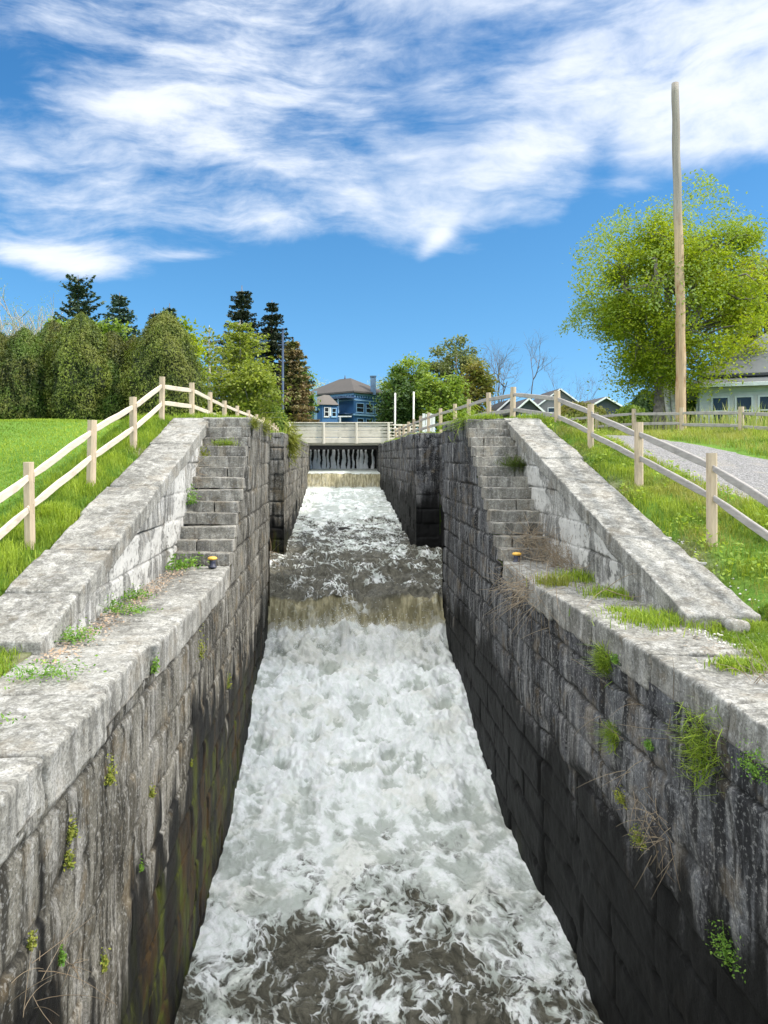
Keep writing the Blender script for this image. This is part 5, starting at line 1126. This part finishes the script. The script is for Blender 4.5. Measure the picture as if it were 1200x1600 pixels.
fb = Face((q3[0], q3[1], 0), -u3); fb.window(house, .35, .85, zt_(645, 79), zt_(638, 79), mnavy)
cq = pt(493, 0, 78.8); mb = MB(); mb.box(cq[0] - .16, cq[0] + .16, 78.6, 78.95, zg, zt_(611, 78.8)); mb.build('stove_pipe', plain('light_blue_flue', (.20, .34, .46), .6), house)
mb = MB(); mb.beam((*(k0 - uR * .2 - (2.6, 1.4)), zt_(650.5, 80)), (*(k0 - (.3, 1.4)), zt_(650.5, 80)), .12, .14); mb.build('balcony_rail', M_trim, house)
for dx in (2.5, 1.4): mb = MB(); x_, y_ = k0 - uR * .2 - (dx, 1.4); mb.box(x_ - .09, x_ + .09, y_ - .09, y_ + .09, zg, zt_(651.8, 80)); mb.build('balcony_post', M_trim, house)
localise(house)
for w in [c for c in house.children if c.name.startswith('window')]: pass
for c in rf.children: pass

# pale bungalow on the right
Ybg = 33.2; zb_ = .75
bung = empty('bungalow', pt(1093, 0, Ybg) * (1, 1, 0) + (0, 0, zb_)); tag(bung, 'pale blue grey bungalow with wide grey hip roof at the right edge', 'house')
mpale = siding('pale_siding', (.62, .62, .60), .17); k0 = np.array(pt(1093, 0, Ybg)[:2]); aq = R(-25); uF = np.array((math.cos(aq), math.sin(aq))); uS = np.array((-math.sin(aq), math.cos(aq)))
Lf, Ls = 15.0, 9.0; zev = zt_(606, Ybg); c1 = k0 + uF * Lf; c2 = c1 + uS * Ls; c3 = k0 + uS * Ls
mb = MB(); V = np.array([(*q, z) for q in (k0, c1, c2, c3) for z in (zb_ - .4, zev - .02)]); mb.add(V, [(0, 2, 3, 1), (2, 4, 5, 3), (4, 6, 7, 5), (6, 0, 1, 7)]); mb.build('wall', mpale, bung)
mgr = shingle('grey_shingles', (.27, .285, .29), (.13, .14, .15), .8)
ev = .75; pol = [k0 - uF * ev - uS * ev, c1 + uF * ev - uS * ev, c2 + uF * ev + uS * ev, c3 - uF * ev + uS * ev]
ins = .9; zi = zev + .42                                                     # low skirt of roof, then the steeper main roof above it
inn = [k0 - uF * (ev - ins) - uS * (ev - ins), c1 + uF * (ev - ins) - uS * (ev - ins), c2 + uF * (ev - ins) + uS * (ev - ins), c3 - uF * (ev - ins) + uS * (ev - ins)]
mb = MB(); V = [np.array((*q, zev + .10)) for q in pol] + [np.array((*q, zi)) for q in inn] + [np.array((*q, zev)) for q in pol]; mb.add(np.array(V), [(0, 1, 5, 4), (1, 2, 6, 5), (2, 3, 7, 6), (3, 0, 4, 7), (8, 11, 10, 9)]); mb.build('lower_roof', mgr, bung)
mid0 = (k0 + c3) / 2 + uF * 3.9; mid1 = (c1 + c2) / 2 - uF * 3.9; zrd = zt_(510, Ybg + 4.3)
inn2 = [k0 - uF * .02 - uS * .02, c1 + uF * .02 - uS * .02, c2 + uF * .02 + uS * .02, c3 - uF * .02 + uS * .02]
mb = MB(); hip(mb, inn2, zi + .16, [mid0, mid1], zrd, .14); mb.build('roof', mgr, bung)
mb = MB(); mb.beam((*pol[0], zev + .03), (*pol[1], zev + .03), .06, .17); mb.beam((*pol[0], zev + .03), (*pol[3], zev + .03), .06, .17); mb.build('fascia', M_trim, bung)
mb = MB(); mb.beam((*inn2[0], zi + .085), (*inn2[1], zi + .085), .05, .12); mb.build('dark_flashing', plain('dark_band', (.05, .05, .055), .6), bung)
fF = Face((k0[0], k0[1], 0), uF)
for i, (pa, pb_) in enumerate(((1111, 1140), (1148, 1177), (1184, 1214), (1224, 1254))):
    def au(px_):                                     # where the sight line of this column meets the front wall
        s_ = (px_ - VX) / F; return (s_ * k0[1] - k0[0]) / (uF[0] - s_ * uF[1])
    fF.window(bung, au(pa), au(pb_), 1.42, 2.72, M_trim, fr=.075)
mb = MB(); fF.box(mb, -.02, Lf, zb_ - .4, zb_ + .12, .01, .05); mb.build('base_board', plain('teal_base', (.35, .45, .46), .6, var=.15), bung)
localise(bung)
# dark roofed houses far behind the right fence
def gable(label, px0, px1, Y, pe, pr, wall, roof, white=True, name='distant_house'):
    x0, x1 = pt(px0, 0, Y)[0], pt(px1, 0, Y)[0]; zE, zR_ = zt_(pe, Y), zt_(pr, Y); D_ = 7.0; root = empty(name, ((x0 + x1) / 2, Y, .9)); tag(root, label, 'house')
    xm = (x0 + x1) / 2; mb = MB(); V = np.array([(x0 + .4, Y, .8), (x1 - .4, Y, .8), (x1 - .4, Y, zE), (xm, Y, zR_ - .12), (x0 + .4, Y, zE)]); V2 = V + (0, D_, 0)
    mb.add(np.vstack([V, V2]), [(0, 1, 2, 4), (5, 9, 7, 6), (0, 4, 9, 5), (1, 6, 7, 2)], [(4, 2, 3), (9, 8, 7)]); mb.build('wall', wall, root)
    mb = MB(); A = np.array([(x0, Y - .4, zE - .12), (xm, Y - .4, zR_), (x1, Y - .4, zE - .12)]); th = np.array((0, 0, .15)); B = A + (0, D_ + .8, 0)
    mb.add(np.vstack([A, B, A - th, B - th]), [(0, 3, 4, 1), (1, 4, 5, 2), (6, 7, 10, 9), (7, 8, 11, 10), (0, 1, 7, 6), (1, 2, 8, 7), (0, 6, 9, 3), (2, 5, 11, 8)]); mb.build('roof', roof, root)
    mb = MB(); mb.beam(A[0] - (0, .03, .08), A[1] - (0, .03, .08), .05, .16); mb.beam(A[1] - (0, .03, .08), A[2] - (0, .03, .08), .05, .16); mb.build('gable_trim', M_trim, root)
    f = Face((x0 + .4, Y, 0), (1, 0)); w = (x1 - x0 - .8)
    for q in (.2, .6): f.window(root, w * q, w * q + .9, zE - 1.5, zE - .35, M_trim)
    localise(root); return root
mdr = shingle('dark_shingles', (.085, .08, .085), (.12, .115, .12)); mdk = siding('dark_blue_siding', (.06, .065, .08), .18); mgy = siding('grey_siding', (.17, .17, .175), .18)
gable('dark blue house with white trimmed gable behind the right fence', 800, 850, 70, 642, 622, mdk, mdr)
gable('grey house with broad dark roof behind the right fence', 838, 910, 86, 632, 607, mgy, mdr)
gable('dark roofed house between the grey house and the lime tree', 905, 985, 72, 641, 620, mdk, mdr)
gable('low dark shed roof beside the bare trees', 775, 815, 78, 640, 624, mgy, mdr)
# white board panel beyond the fence, right of the bridge
p = pt(668, 0, 50); root = empty('board_screen', (p[0], 50, 1.0)); tag(root, 'short screen of upright white boards behind the right fence near the bridge', 'screen')
for i in range(4):
    mb = MB(); x = p[0] - .34 + i * .22; mb.box(x, x + .19, 50, 50.04, 1.0, zt_(646 + (i % 2) * 1.0, 50)); mb.build('board', M_trim, root)
MB().box(p[0] - .4, p[0] + .56, 50.045, 50.09, 1.5, 1.6).build('batten', M_trim, root); localise(root)
